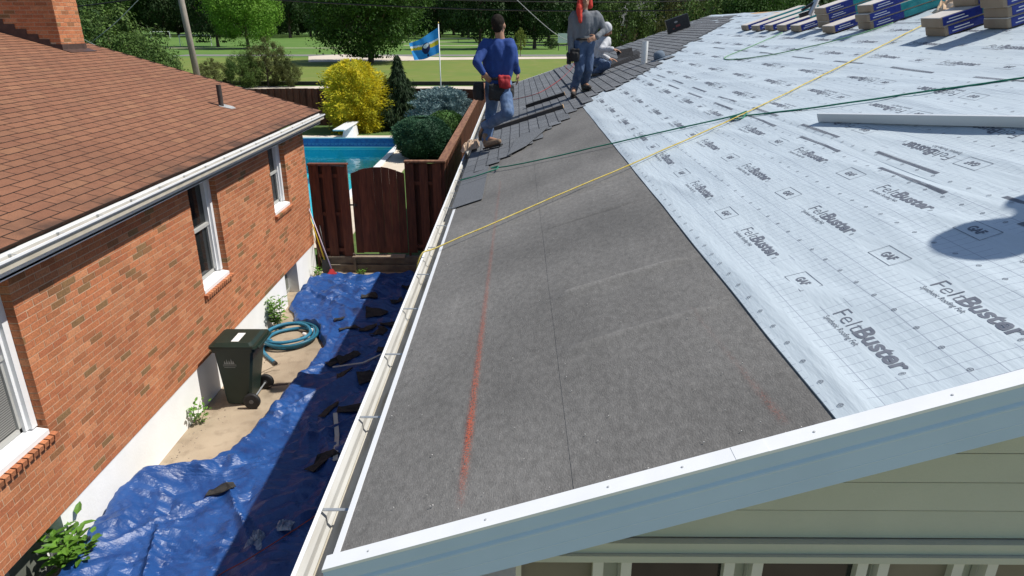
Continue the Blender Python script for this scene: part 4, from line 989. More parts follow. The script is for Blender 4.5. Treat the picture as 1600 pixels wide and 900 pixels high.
J['anL'] = J['footL0']+Vector((0,.02,.07)); J['anR'] = J['footR0']+Vector((0,.02,.07))
worker('person', 'person in grey shirt and jeans with a red cloth over the head, hand on hip', J, (.12,-1,-.12), grey_shirt, denim2, darkboot, 'scarf', red_cloth,
       [('tool_pouch', A(898,85,Yb-.12), .075, .05, .11, blackbag, 0), ('glove_bag', A(889,90,Yb-.08), .035, .05, .10, blackbag, 0)])
Yc = 13.3
J = dict(head=A(948,46,Yc-.1), neck=A(944,57,Yc), shL=A(931,64,Yc+.05), shR=A(949,63,Yc-.12), elL=A(938,86,Yc-.1), wrL=A(951,92,Yc-.3), elR=A(939,78,Yc-.3), wrR=A(957,77,Yc-.45),
         hipL=A(926,97,Yc+.1), hipR=A(934,99,Yc-.08), knL=A(950,96,Yc-.15), knR=A(948,102,Yc-.4), anL=A(932,108,Yc+.1), anR=A(930,114,Yc-.15),
         footL0=A(930,110,Yc+.1), footL1=A(940,112,Yc-.05), footR0=A(928,116,Yc-.15), footR1=A(938,118,Yc-.3), hdL=(1,-.3,-.1), pnL=(0,0,-1), hdR=(1,-.2,-.15), pnR=(0,0,-1))
worker('person', 'person in a white shirt crouching and reaching for dark shingles', J, (1,-.4,-.5), white_shirt, denim2, darkboot, 'hood', white_shirt)
bx_, by_ = 3.25, 2.57; bz = rz(bx_)+.02
V = lambda x, y, z: Vector((bx_+x, by_+y, bz+z))
J = dict(head=V(-.03,0,1.58), neck=V(0,0,1.43), shL=V(.0,.19,1.36), shR=V(.0,-.19,1.36), elL=V(-.06,.25,1.08), wrL=V(-.24,.12,1.02), elR=V(-.06,-.25,1.08), wrR=V(-.24,-.12,1.02),
         hipL=V(0,.09,.9), hipR=V(0,-.09,.9), knL=V(-.03,.1,.5), knR=V(-.03,-.1,.5), anL=V(.0,.11,.13), anR=V(.0,-.11,.13), footL0=rr(bx_+.03,by_+.11,.09), footL1=rr(bx_-.14,by_+.13,.09), footR0=rr(bx_+.03,by_-.11,.09), footR1=rr(bx_-.14,by_-.13,.09),
         hdL=(-.7,-.6,.1), hdR=(-.7,.6,.1), pnL=(0,-.5,.5), pnR=(0,.5,.5))
worker('person', 'person in a sun hat standing on the printed underlayment beside the metal channel', J, (-1,0,-.2), grey_shirt, denim, darkboot, 'hat', hm)
# ------------------------------------------------------------------ the passage between the houses
XLP = [(3.0,-4.2),(5.1,-4.18),(5.9,-4.24),(6.25,-4.16),(6.5,-3.75),(6.75,-3.55),(7.45,-3.38),(8.4,-3.30),(9.3,-3.15),(9.9,-3.12),(10.5,-3.35),(11.1,-3.95),(11.7,-4.2),(12.9,-4.22),(13.3,-4.1)]
def xl(y):
    for (a, b), (c, d) in zip(XLP, XLP[1:]):
        if a <= y <= c:
            t = (y-a)/(c-a); t = t*t*(3-2*t); return b+(d-b)*t
    return XLP[-1][1]
def rid(x, y, s, seed): return 1-abs(noise.noise((x*s+seed, y*s, seed*.37)))*2
def tarp_h(x, y):
    e = x - xl(y)
    wx, wy = x+.22*noise.noise((x*1.1,y*1.1,31)), y+.22*noise.noise((x*1.1,y*1.1,47)); a = .0
    for th, fq, am, ph in ((.5,.8,.05,.1),(1.9,1.1,.05,.6),(2.7,1.7,.045,.3),(1.1,2.6,.042,.8),(.1,3.7,.032,.2),(2.2,5.3,.022,.5),(1.5,7.9,.014,.9),(.8,11.0,.008,.4)):
        t = (wx*math.cos(th)+wy*math.sin(th))*fq+ph; t = t-math.floor(t); k = max(.05, .6+1.9*noise.noise((x*fq*.55+ph*9, y*fq*.55, th)))
        a += am*k*(1-abs(2*t-1))**1.05
    a += .028*noise.noise((x*.7, y*.7, 2)) + .02
    a += .05*math.exp(-((e-.10)/.07)**2)*max(0,.4+1.2*noise.noise((y*2.3, 3, 1)))       # bunched edge
    if y < 6.9: a += (.16*math.exp(-((e-.15)/.25)**2)+.06)*max(0, min(1, (6.9-y)/.6))
    for (px, py, qx, qy, h, wd) in ((-3.9,5.2,-3.1,6.3,.10,.06),(-3.3,6.4,-2.4,5.0,.09,.05),(-3.1,8.0,-1.9,9.3,.09,.06),(-3.1,9.0,-1.8,10.4,.06,.05),(-2.9,6.9,-1.6,8.2,.10,.07),(-4.0,12.3,-2.6,11.0,.08,.06),(-3.9,12.9,-2.9,12.2,.07,.05),(-2.6,12.8,-1.0,11.9,.07,.06),(-3.6,5.6,-3.3,4.6,.1,.05),(-2.6,5.2,-1.4,6.6,.08,.05)):
        dx, dy = qx-px, qy-py; L2 = dx*dx+dy*dy; t = max(0, min(1, ((x-px)*dx+(y-py)*dy)/L2)); dd = math.hypot(x-px-t*dx, y-py-t*dy) + .04*noise.noise((x*4,y*4,6))
        a += h*.8*max(0, 1-dd/(wd*1.6))**1.5*math.sin(math.pi*(.08+.84*t))
    edge = min(1, max(0, e/.05)); end = min(1, max(0, (13.35-y)/.06))
    return .012 + max(.004, a)*(.35+.65*edge)*(.3+.7*end)
NX, NY = 190, 460; v = []; q = []
TY0, TY1 = 3.2, 13.3
for j in range(NY+1):
    for i in range(NX+1):
        y = TY0 + (TY1-TY0)*j/NY + .10*noise.noise((i*.05, 7, 1))*(j/NY)
        x0 = xl(min(13.29, y)) + .03*noise.noise((y*5, 1, 3)); x = x0 + (-.03-x0)*(i/NX)
        v.append((x + .012*noise.noise((x*6,y*6,9)), y, tarp_h(x, y)))
for j in range(NY):
    for i in range(NX): a = j*(NX+1)+i; q.append((a, a+1, a+NX+2, a+NX+1))
tarp_m = mat('blue_tarpaulin', (.011,.055,.205), (.015,.072,.25), 2.2, .42, .6, 30, spec=.5, c3=(.008,.036,.15), s3=7, f3=.6)
tp = part('tarp', (v, q), tarp_m, None, False); sp(tp, 'crumpled blue tarpaulin spread along the concrete passage', 'tarp')
# torn shingle scraps
scrap_m = mat('torn_black_shingle', (.018,.018,.019), (.04,.038,.036), 20, .9, .5, 150)
def onT(px, py):
    p = atz(px, py, .1)
    for _ in range(5): p = atz(px, py, tarp_h(p.x, min(13.2, p.y))+.01)
    return p
def scrap(px, py, s, asp, ang, k):
    c = onT(px, py); pts = []
    for u, w_ in ((-1,-1),(-.2,-1),(.5,-1),(1,-.9),(1,.2),(.8,1),(.3,.7),(-.1,1.1),(-.6,.6),(-1,.9)):
        x, y = s*1.15*(u+rnd.uniform(-.16,.16)), s*max(.45,asp)*(w_+rnd.uniform(-.3,.3))
        x, y = x*math.cos(ang)-y*math.sin(ang), x*math.sin(ang)+y*math.cos(ang)
        pts.append(Vector((c.x+x, c.y+y, tarp_h(c.x+x, min(13.2,c.y+y))+.016+rnd.uniform(0,.02))))
    o = part('shingle_scrap', MB().plate(pts, .006), scrap_m); return sp(o, 'torn black shingle scrap lying on the blue tarp', 'shingle scrap', 'torn shingle scraps on the tarp')
for k, a in enumerate([(578,465,.13,.5,.2),(590,487,.17,.9,.1),(545,512,.14,.4,.5),(575,514,.12,.5,.3),(592,520,.12,.8,1),(545,560,.16,.45,.8),(538,585,.10,.9,.3),(522,562,.12,.4,.9),(585,585,.2,.5,.4),(605,545,.14,.6,.2),(503,716,.17,.5,1.1),(515,640,.14,.4,1.2),(548,640,.16,.5,.2),(345,767,.13,.4,.2),(620,470,.11,.4,.6),(530,500,.08,.6,.2),(610,510,.16,.5,.3),(640,450,.12,.5,.1)]): scrap(*a, k)
c = onT(435, 604); o = part('shingle_scrap', MB().plate([c+Vector(p) for p in ((-.13,-.03,.01),(.14,.0,.03),(.13,.04,.03),(-.1,.02,.01))], .008), mat('brown_shingle_strip', (.10,.075,.06), None, 10, .9)); sp(o, 'narrow grey brown shingle strip on the concrete beside the tarp', 'shingle scrap')
def strip_thing(px, wd, label, m):
    pts = [onT(*p)+Vector((0,0,.025)) for p in px]; mb = MB()
    for a, b in zip(pts, pts[1:]): mb.beam(a, b, wd, .012)
    o = part('metal_strip', mb, m); sp(o, label, 'metal strip')
pale = mat('pale_painted_strip', (.50,.52,.48), (.42,.44,.40), 10, .5)
strip_thing([(524,648),(527,684),(524,722)], .055, 'pale trim strip lying lengthwise on the shaded tarp', pale)
strip_thing([(520,576),(568,569),(604,552)], .03, 'thin bent pale strip lying crosswise on the tarp near the gutter', pale)
pts = curve_pts([onT(*p)+Vector((0,0,.02)) for p in ((300,935),(345,900),(385,878),(430,850),(480,817),(520,790),(560,760))], 10)
sp(part('extension_cord', MB().tube(pts, .006, 6), mat('orange_red_cord', (.28,.05,.025), None, 5, .6), None, True), 'orange red cord lying across the near end of the tarp', 'cord')
c = onT(400, 845); crumple('plastic_bag', c, (1,0,0), (0,1,0), .15, .24, .07, 5, mat('clear_plastic', (.10,.15,.26), (.30,.36,.45), 15, .2), 'crumpled clear plastic bag on the near end of the tarp', 'plastic bag', 16, 16)
c = onT(445, 822); crumple('plastic_scrap', c, (1,0,0), (0,1,0), .16, .14, .05, 9, MATS['clear_plastic'], 'small clear plastic scrap beside the orange red cord', 'plastic scrap', 10, 10)

m = MB()
for i in range(260):                              # grit and pebbles swept against the foundation
    y = rnd.uniform(6.4, 13.4); x = -4.22 + abs(rnd.gauss(0, .16)); s = rnd.uniform(.003, .011)
    if x < xl(min(13.29,y)) or y > 8: m.lathe([(s*.3,0),(s,s*.4),(s*.7,s*.9),(s*.1,s*1.1)], 5, Matrix.Translation((x, y, .002)) @ Matrix.Rotation(rnd.uniform(0,3),4,'Z'))
sp(part('gravel', m, mat('loose_grit', (.20,.16,.12), (.34,.29,.23), 60, .9)), 'loose grit and dirt along the foot of the white foundation', 'gravel', None, 'stuff')
# wheeled bin, hinge and wheels on the side away from the brick wall
bn = thing('wheeled_bin', 'dark green wheeled bin standing against the white foundation', 'bin', (-3.80, 8.38, 0))
bin_m = mat('dark_green_plastic', (.010,.022,.016), (.014,.028,.02), 4, .45, .1, 200)
def taper(z0, z1, a, b, cham=.03):
    """a, b: x0,x1,y0,y1 at bottom and top"""
    def ringp(r, z):
        x0, x1, y0, y1 = r; c = cham
        return [Vector(p) for p in ((x0+c,y0,z),(x1-c,y0,z),(x1,y0+c,z),(x1,y1-c,z),(x1-c,y1,z),(x0+c,y1,z),(x0,y1-c,z),(x0,y0+c,z))]
    A_, B_ = ringp(a, z0), ringp(b, z1); return A_+B_, [(i, (i+1) % 8, 8+(i+1) % 8, 8+i) for i in range(8)] + [tuple(range(7,-1,-1)), tuple(range(8,16))]
v1, f1_ = taper(.03, .86, (-3.99,-3.66,8.19,8.58), (-4.03,-3.50,8.13,8.63)); m = MB().add(v1, f1_)
v1, f1_ = taper(.84, .90, (-4.055,-3.475,8.105,8.655), (-4.06,-3.47,8.10,8.66)); m.add(v1, f1_)
part('bin_body', m, bin_m, bn)
v1, f1_ = taper(.902, .935, (-4.075,-3.44,8.085,8.675), (-4.07,-3.45,8.09,8.67)); m = MB().add(v1, f1_); v1, f1_ = taper(.9352, .965, (-4.05,-3.49,8.115,8.645), (-4.01,-3.53,8.16,8.60)); m.add(v1, f1_)
lid = part('lid', m, bin_m, bn)
part('lid_label', MB().box((-3.80,8.20,.9655),(-3.70,8.47,.967), Matrix.Identity(4)), mat('white_label', (.78,.78,.76), None, 5, .5), lid)
m = MB(); m.tube([(-3.42,8.14,.90),(-3.42,8.62,.90)], .016, 8); m.box((-3.47,8.16,.885),(-3.42,8.20,.915)); m.box((-3.47,8.56,.885),(-3.42,8.60,.915)); part('handle', m, bin_m, bn)
part('axle', MB().tube([(-3.60,8.09,.115),(-3.60,8.68,.115)], .011, 8), MATS['galvanised'], bn)
for y in (8.105, 8.655):
    Mw = Matrix.Translation((-3.60, y, .115)) @ Matrix.Rotation(math.pi/2, 4, 'X')
    wl = part('wheel', MB().lathe([(.085,-.02),(.085,.02)], 20, Mw), black_pl, bn)
    part('tyre', MB().lathe([(.09,-.026),(.113,-.022),(.115,0),(.113,.022),(.09,.026)], 24, Mw), black_rubber, wl, True); part('hub', MB().lathe([(.03,-.03),(.03,.03)], 12, Mw), mat('grey_hub', (.12,.12,.12), None, 5, .5), wl)
em = MB(); fy = lambda z: 8.13+.06*(.86-z)/.83-.004
for k, (x, h) in enumerate(((-3.90,.05),(-3.87,.075),(-3.84,.06),(-3.81,.085),(-3.785,.055))):
    z = .66; em.add([(x-.014,fy(z),z),(x+.014,fy(z),z),(x,fy(z+h),z+h)], [(0,1,2)])
for z, a, b in ((.645,-3.93,-3.75),(.628,-3.93,-3.75),(.605,-3.92,-3.77)): em.add([(a,fy(z),z),(b,fy(z),z),(b,fy(z+.006),z+.006),(a,fy(z+.006),z+.006)], [(0,1,2,3)])
part('emblem', em, mat('faded_white_print', (.30,.33,.31), None, 5, .6), bn)
# pool hose
hs = thing('pool_hose', 'coiled teal blue pool hose lying on the concrete', 'hose', (-3.75, 10.3, 0)); pts = []
for i in range(150):
    t = i/149; a = 2*math.pi*4.1*t + 3.6; k = int(t*4.1); r = .40 - .045*math.sin(t*9) + .045*noise.noise((a*.9,1,t*4))
    pts.append(Vector((-3.74 + r*.98*math.cos(a) - .05*t, 10.30 + r*1.05*math.sin(a), .032 + .036*t*3.1 + .02*noise.noise((a*1.1,3,t*3)))))
st = pts[0]; tail = curve_pts([Vector((-3.74,9.42,.03)), Vector((-3.92,9.62,.03)), Vector((-4.08,9.86,.03)), st+Vector((.01,-.1,0)), st], 8)
hose_m = mat('teal_hose', (.018,.14,.24), (.028,.19,.30), 10, .35, .6, 120)
part('hose', MB().tube(tail[:-1]+pts, .027, 10), hose_m, hs, True)
part('dark_stripe', MB().tube([p+Vector((0,0,.0)) for p in pts[60:110]], .0275, 10), mat('dark_teal_hose', (.012,.09,.13), None, 10, .35), hs, True)
part('cuff', MB().tube([Vector((-3.74,9.42,.03)), Vector((-3.70,9.37,.03))], .029, 12), black_pl, hs)
for a, b in (((-3.58,10.42,.05),(-3.50,10.36,.05)), ((-3.50,10.52,.09),(-3.44,10.48,.09))): part('end_fitting', MB().tube([a, b], .03, 12), vinyl, hs)
# twigs on the concrete
for k, (a, b, c_) in enumerate((((408,582),(422,575),(438,568)), ((412,583),(425,579),(437,578)))):
    o = part('twig', MB().tube([atz(*p, .012) for p in (a, b, c_)], [.004,.0035,.002], 5), timber); sp(o, 'thin dry twig on the concrete below the hose end', 'twig', 'twigs by the hose')

# ------------------------------------------------------------------ weeds along the foundation
leaf_m = mat('weed_leaf', (.14,.30,.035), (.09,.21,.025), 25, .5, rand=.3, transl=.3)
stem_m = mat('weed_stem', (.12,.17,.05), None, 10, .7)
def leafq(mb, p, d, up, ln, wd):
    d = d.normalized(); s = d.cross(up); s = s.normalized() if s.length > 1e-4 else Vector((1,0,0)); u = s.cross(d)
    mb.add([p, p+d*ln*.3+s*wd*.5-u*.0, p+d*ln*.7+s*wd*.38-u*ln*.04, p+d*ln-u*ln*.14, p+d*ln*.7-s*wd*.38-u*ln*.04, p+d*ln*.3-s*wd*.5, p+d*ln*.5-u*ln*.09], [(0,1,6,5),(1,2,6),(2,3,6),(3,4,6),(4,5,6)])
def weed(base, h, nst, spread, leaf, label, dens=16):
    t = thing('weed', label, 'plant', base); B = Vector(base); st = MB(); lf = MB(); r = random.Random(int(h*1000)+nst)
    for s in range(nst):
        a = r.uniform(0, 6.28); tip = B + Vector((math.cos(a)*spread*r.random()+.05, math.sin(a)*spread*r.random(), h*r.uniform(.55,1)))
        mid = (B+tip)/2 + Vector((r.uniform(-.04,.04), r.uniform(-.04,.04), 0)); pts = curve_pts([B+Vector((r.uniform(-.03,.03)+.03, r.uniform(-.05,.05), 0)), mid, tip], 5); st.tube(pts, [.005-.003*i/len(pts) for i in range(len(pts))], 5)
        for i in range(dens):
            k = int(len(pts)*(.15+.85*i/dens)); p = pts[min(k, len(pts)-1)]; aa = i*2.4+r.uniform(-.5,.5)
            d = Vector((math.cos(aa), math.sin(aa), r.uniform(.0,.7))); q_ = p + d.normalized()*r.uniform(.01,.06)
            leafq(lf, q_, d, Vector((0,0,1)), leaf*r.uniform(.7,1.2), leaf*r.uniform(.4,.55))
    part('stem', st, stem_m, t); part('foliage', lf, leaf_m, t)
weed((-4.13,10.75,0), .62, 12, .26, .085, 'tall leafy weed growing behind the wheeled bin', 18)
weed((-4.19,7.72,0), .36, 4, .10, .075, 'small yellow green weed growing between the bin and the tarp', 12)
weed((-4.15,5.05,.05), .52, 10, .30, .13, 'broad leafed weed growing at the basement window by the tarp', 20)
weed((-4.12,13.25,0), .26, 5, .12, .06, 'small round weed at the house corner under the leaning poles', 14)
weed((-3.3,13.55,0), .12, 5, .12, .05, 'low grassy tuft on the concrete in front of the gate', 9)

# ------------------------------------------------------------------ fences
def board(x0, y0, x1, y1, z0, z1, parent, m=rust_wood, name='board', th=.018, pointed=0):
    a, b = Vector((x0,y0,0)), Vector((x1,y1,0)); d = (b-a).normalized(); nn = Vector((-d.y,d.x,0))*th/2
    jz = rnd.uniform(-.006,.006)
    mb = MB(); mb.add([a-nn+Vector((0,0,z0)), b-nn+Vector((0,0,z0)), b+nn+Vector((0,0,z0)), a+nn+Vector((0,0,z0)), a-nn+Vector((0,0,z1+jz)), b-nn+Vector((0,0,z1+jz+pointed)), b+nn+Vector((0,0,z1+jz+pointed)), a+nn+Vector((0,0,z1+jz))], [(0,3,2,1),(4,5,6,7),(0,1,5,4),(1,2,6,5),(2,3,7,6),(3,0,4,7)])
    return part(name, mb, m, parent)
FY = 13.8
fl = thing('fence_panel', 'brown board fence panel between the brick house corner and the gate', 'fence', (-3.85, FY, .3))
for x in (-4.22, -3.95, -3.64): board(x, FY-.045, x+.19, FY-.045, .30, 2.24, fl)
for x in (-4.06, -3.79): board(x, FY+.045, x+.19, FY+.045, .32, 2.22, fl)
for z in (.42, 1.2, 2.0): part('rail', MB().box((-4.22, FY-.03, z), (-3.46, FY+.03, z+.07)), rust_wood, fl)
part('cap', MB().box((-4.24, FY-.08, 2.25), (-3.44, FY+.08, 2.285)), rust_wood, fl)
part('post', MB().box((-4.24, FY-.02, .0), (-4.20, FY+.05, 2.24)).box((-3.50, FY-.035, .0), (-3.455, FY+.05, 2.24)), rust_wood, fl)
gt = thing('gate', 'brown wooden gate with an arched top and narrow gaps between its boards', 'gate', (-2.83, FY, .4)); gx0, gx1 = -3.385, -2.29
nb = 7; bw = (gx1-gx0)/nb
for i in range(nb):
    xa, xb = gx0+i*bw+.002, gx0+(i+1)*bw-.002; ar = lambda x: 2.09+.13*math.sin(math.pi*(x-gx0)/(gx1-gx0))
    board(xa, FY-.03, xb, FY-.03, .40+rnd.uniform(-.01,.01), ar(xa), gt, pointed=ar(xb)-ar(xa))
for z in (.55, 1.78): part('rail', MB().box((gx0+.01, FY-.018, z), (gx1-.01, FY+.02, z+.08)), rust_wood, gt)
part('latch', MB().box((gx0-.07, FY-.055, 1.42), (gx0+.09, FY-.041, 1.45)).tube([(gx0+.04,FY-.05,1.38),(gx0+.04,FY-.09,1.40),(gx0+.04,FY-.05,1.48)], .008, 6), black_pl, gt)
fr_ = thing('fence_panel', 'brown board fence panel between the gate and the long side fence', 'fence', (-1.9, FY, .3))
for x in (-2.26, -1.98, -1.71): board(x, FY-.045, x+.17, FY-.045, .40, 2.30, fr_)
for x in (-2.12, -1.84): board(x, FY+.045, x+.17, FY+.045, .42, 2.28, fr_)
for z in (.5, 1.85): part('rail', MB().box((-2.25, FY-.03, z), (-1.54, FY+.03, z+.07)), rust_wood, fr_)
part('cap', MB().box((-2.28, FY-.08, 2.31), (-1.44, FY+.08, 2.345)), cap_wood, fr_)
part('post', MB().box((-2.275, FY-.03, .0), (-2.235, FY+.05, 2.30)).box((-1.555, FY-.03, .0), (-1.47, FY+.06, 2.30)), rust_wood, fr_)
sf = thing('side_fence', 'long brown board fence with a weathered cap beside the gutter', 'fence', (-1.52, 24, .3))
y = FY+.10; k = 0
while y < 33.9:
    x = -1.56 if k % 2 else -1.47; board(x, y, x, y+.145, .32, 2.30, sf); y += .155; k += 1
y = FY+.08
while y < 33.9: part('cap', MB().box((-1.60, y, 2.31), (-1.43, min(33.9,y+2.4)-.006, 2.345)), cap_wood, sf); y += 2.4
for z in (.6, 1.9): part('rail', MB().box((-1.535, FY+.1, z), (-1.495, 33.9, z+.08)), rust_wood, sf)
bf = thing('back_fence', 'dark brown board fence along the back of the pool yard', 'fence', (-9, 34.2, .3)); x = -17.0; k = 0
while x < -1.65:
    yy = 34.2 if k % 2 else 34.26; board(x, yy, x+.185, yy, .31, 2.04+.02*math.sin(x), bf); x += .152; k += 1
for z in (.5, 1.8): part('rail', MB().box((-17, 34.27, z), (-1.6, 34.31, z+.09)), rust_wood, bf)
# timber steps under the gate
rw = thing('retaining_wall', 'weathered timber edging stepping up below the gate', 'retaining wall', (-2.9, FY, 0))
for z0, y0, xa, xb in ((.0,13.66,-4.0,-1.5),(.0,13.66,-1.49,.4),(.165,13.70,-4.05,-3.43),(.165,13.70,-3.42,-1.9),(.165,13.70,-1.89,.4)): part('timber', MB().cbox((xa,y0,z0),(xb,y0+.15,z0+.16),.012), timber, rw)
part('step_slab', MB().cbox((-3.45,13.60,.326),(-2.35,13.78,.365),.008), concrete, rw)
part('gate_stop', MB().box((-3.44,13.63,.0),(-3.39,13.659,.42)), timber, rw)

# ------------------------------------------------------------------ tools leaning in the corner
def leaning(p, q, r, m, name, parent): part(name, MB().tube([p, q], r, 8), m, parent, True)
rk = thing('leaf_rake', 'red fan leaf rake with a pale handle leaning on the fence', 'rake', (-3.6, 13.3, 0)); b0 = at(518, 420, 13.32); t0 = at(481, 322, 13.62)
leaning(b0, t0, .012, mat('pale_lilac_pole', (.55,.48,.58), None, 5, .4), 'handle', rk)
hd = MB(); ax = (b0-t0).normalized()
for i in range(15):
    a = (i-7)/7; tip = at(521+a*17, 440-abs(a)*3, 13.12); hd.beam(b0, tip, .007, .004); hd.beam(tip, tip+Vector((0,-.03,-.02)), .007, .004)
for t in (.45, .75): hd.tube([b0.lerp(at(521+a*17, 440-abs(a)*3, 13.12), t) for a in (-1,-.5,0,.5,1)], .006, 6)
hd.plate([b0+Vector((-.03,0,0)), b0+Vector((.03,0,0)), b0.lerp(at(535,438,13.12),.45), b0.lerp(at(507,438,13.12),.45)], .004, (0,-1,0))
part('fan_head', hd, mat('red_plastic', (.42,.03,.035), (.36,.025,.03), 5, .45), rk)
yp = thing('pole', 'yellow pole leaning against the brick corner beside the rake', 'pole', (-3.8, 13.4, 0)); leaning(at(507,406,13.5), at(482,332,13.66), .013, mat('yellow_paint', (.60,.42,.03), None, 5, .4), 'shaft', yp)
part('tip', MB().tube([at(507,406,13.5), at(509,412,13.48)], .016, 8), black_pl, yp)
tp2 = thing('pole', 'thin tan wooden pole leaning left of the yellow pole', 'pole', (-3.9, 13.4, 0)); leaning(at(503,410,13.5), at(484,350,13.66), .007, mat('tan_wood_pole', (.40,.27,.14), None, 5, .6), 'shaft', tp2)
sv = thing('shovel', 'black shovel blade standing behind the red rake', 'shovel', (-3.75, 13.5, 0)); s0 = at(510, 405, 13.6); leaning(s0, at(499,352,13.72), .014, black_pl, 'shaft', sv)
part('blade', MB().plate([s0+Vector(p) for p in ((-.09,0,.0),(.09,0,.0),(.10,-.05,-.22),(.05,-.08,-.33),(-.05,-.08,-.33),(-.10,-.05,-.22))], .004, (0,-1,0)), black_pl, sv)
# ------------------------------------------------------------------ shrubs of the pool yard
def dleaf(mb, p, d, ln, wd, r):
    d = d.normalized(); s = d.cross(Vector((r.uniform(-1,1), r.uniform(-1,1), r.uniform(-1,1)))); s = s.normalized() if s.length > 1e-3 else d.orthogonal().normalized()
    n = len(mb.v); mb.v += [p, p+d*ln*.5+s*wd*.5, p+d*ln, p+d*ln*.5-s*wd*.5]; mb.f.append((n, n+1, n+2, n+3))
def shrub(name, label, base, h, prof, n, ln, wd, m, seed, lump=.2, ls=2.2, droop=0, squash=(1,1), core=.80, up=.3, trunk=True, spiky=0):
    """prof(t) radius at relative height t; leaves sit on a lumpy surface round a leafy core"""
    r = random.Random(seed); B = Vector(base); t = thing(name, label, 'shrub' if 'tree' not in name else 'tree', base)
    rad = lambda tt, a: prof(tt)*(1+lump*noise.noise((math.cos(a)*ls*.8+seed, math.sin(a)*ls*.8, tt*h*ls*.55)) + lump*.6*noise.noise((math.cos(a)*ls*2.4, math.sin(a)*ls*2.4+seed, tt*h*ls*1.7)))
    mb = MB(); NA, NT = 26, 18; v = []; q = []
    for j in range(NT+1):
        for i in range(NA): a = 2*math.pi*i/NA; rr_ = rad(j/NT, a)*core; v.append((B.x+rr_*math.cos(a)*squash[0], B.y+rr_*math.sin(a)*squash[1], B.z+h*.98*j/NT))
    for j in range(NT):
        for i in range(NA): q.append((j*NA+i, j*NA+(i+1) % NA, (j+1)*NA+(i+1) % NA, (j+1)*NA+i))
    mb.add(v, q); pm = max(prof(k/20) for k in range(21)); c = 0
    while c < n:
        tt = r.random()
        if r.random() > (prof(tt)+.12*pm)/(1.12*pm): continue
        a = r.uniform(0, 2*math.pi); k = core + (1.02-core)*r.random()**.6 + (spiky*r.random()**5); rr_ = rad(tt, a)*k
        p = B + Vector((rr_*math.cos(a)*squash[0], rr_*math.sin(a)*squash[1], h*tt))
        d = Vector((math.cos(a), math.sin(a), up*2*(tt+.1))) + Vector((r.uniform(-.6,.6), r.uniform(-.6,.6), r.uniform(-.5,.5))); d.z -= droop
        dleaf(mb, p, d, ln*r.uniform(.6,1.3), wd*r.uniform(.6,1.3), r); c += 1
    part('foliage', mb, m, t)
    if trunk: part('trunk', MB().tube([B+Vector((0,0,-.05)), B+Vector((.02,0,h*.4))], [.06,.03], 8), bark, t)
    return t
bark = mat('bark', (.075,.058,.045), (.12,.095,.075), 6, .95, .6, 30, stretch=(4,4,.8))
def folm(name, c1, c2, rand=.35, tr=.25, sc_=1.2): return mat(name, c1, c2, sc_, .7, rand=rand, transl=tr, spec=.25)
yel_f = folm('gold_foliage', (.70,.58,.025), (.42,.42,.035), .3, .35, 2.5)
dk_f = folm('dark_conifer_foliage', (.022,.045,.018), (.035,.065,.022))
bl_f = folm('blue_spruce_foliage', (.125,.20,.21), (.18,.26,.265), .3, .1)
gr_f = folm('green_conifer_foliage', (.028,.085,.045), (.045,.115,.055), .3, .1)
dg_f = folm('deep_green_foliage', (.035,.085,.02), (.055,.12,.025), .3, .15)
YZs = .3
p = at(561, 198, 32.6)
shrub('gold_cypress', 'bright golden yellow cypress shrub at the far end of the pool', (p.x, 32.4, YZs), 3.15, lambda t: 1.27*(max(.03, 1-((t-.33)/.70)**2)**.5 if t > .33 else .80+.20*t/.33)*(1 if t < .9 else 1-.3*(t-.9)/.1), 17000, .14, .05, yel_f, 3, .62, 1.7, .25, spiky=.30)
p = at(626, 190, 33); shrub('weeping_spruce', 'dark weeping conifer with a thin leader between the gold and blue shrubs', (p.x, 33, YZs), 3.35, lambda t: (1.0*max(.03,1-t*1.25)**.55 if t < .72 else .24*(1-t)/.28+.03), 11000, .2, .035, dk_f, 5, .7, 1.7, 1.6, up=.05, spiky=.4)
p = at(694, 190, 31); shrub('blue_spruce', 'low spreading blue grey spruce below the flag', (p.x, 30.6, YZs), 2.1, lambda t: 1.55*max(.02, 1-t**2.0)**.5*(.9+.1*math.sin(t*30)), 17000, .13, .035, bl_f, 7, .5, 2.4, .0, up=.35, squash=(1,1), spiky=.2)
p = at(661, 245, 25.2); shrub('round_conifer', 'dense round blue green conifer bush beside the pool corner', (p.x-.02, 25.3, YZs), 1.5, lambda t: .98*max(.02, 1-(2*t*.93-.93)**2)**.5, 17000, .075, .03, gr_f, 9, .22, 2.6, 0, up=.2, core=.84, spiky=.12)
p = at(703, 225, 27.5); shrub('green_bush', 'loose mid green bush between the blue spruce and the board fence', (p.x-.15, 27.6, YZs), 1.45, lambda t: .85*max(.02, 1-(2*t*.9-.8)**2)**.5, 8000, .08, .04, dg_f, 13, .2, 3)
# flag
fx = at(689, 130, 33.5); px_ = fx.x; fpole = thing('flag_pole', 'slim white flag pole standing behind the blue spruce', 'flag pole', (px_, 33.5, YZs)); topz = at(683, 37, 33.5).z
part('pole', MB().tube([(px_,33.5,YZs),(px_-.02,33.5,topz)], [.028,.02], 10), white, fpole, True); part('finial', MB().lathe([(.005,-.03),(.03,-.01),(.035,.02),(.02,.045),(.003,.06)], 10, Matrix.Translation((px_-.02,33.5,topz+.02))), mat('gold_paint', (.5,.36,.08), None, 5, .3, metal=.6), fpole, True)
fm_ = [mat('sky_blue_cloth', (.03,.30,.72), (.025,.26,.65), 4, .8, transl=.25), mat('yellow_cloth', (.62,.50,.03), None, 5, .8, transl=.25), mat('white_cloth', (.68,.74,.80), None, 5, .8, transl=.25), mat('navy_cloth', (.012,.02,.09), None, 5, .8)]
c00, c01, c10, c11 = at(684,43,33.5), at(687,82,33.5), at(639,69,33.2), at(648,95,33.3)
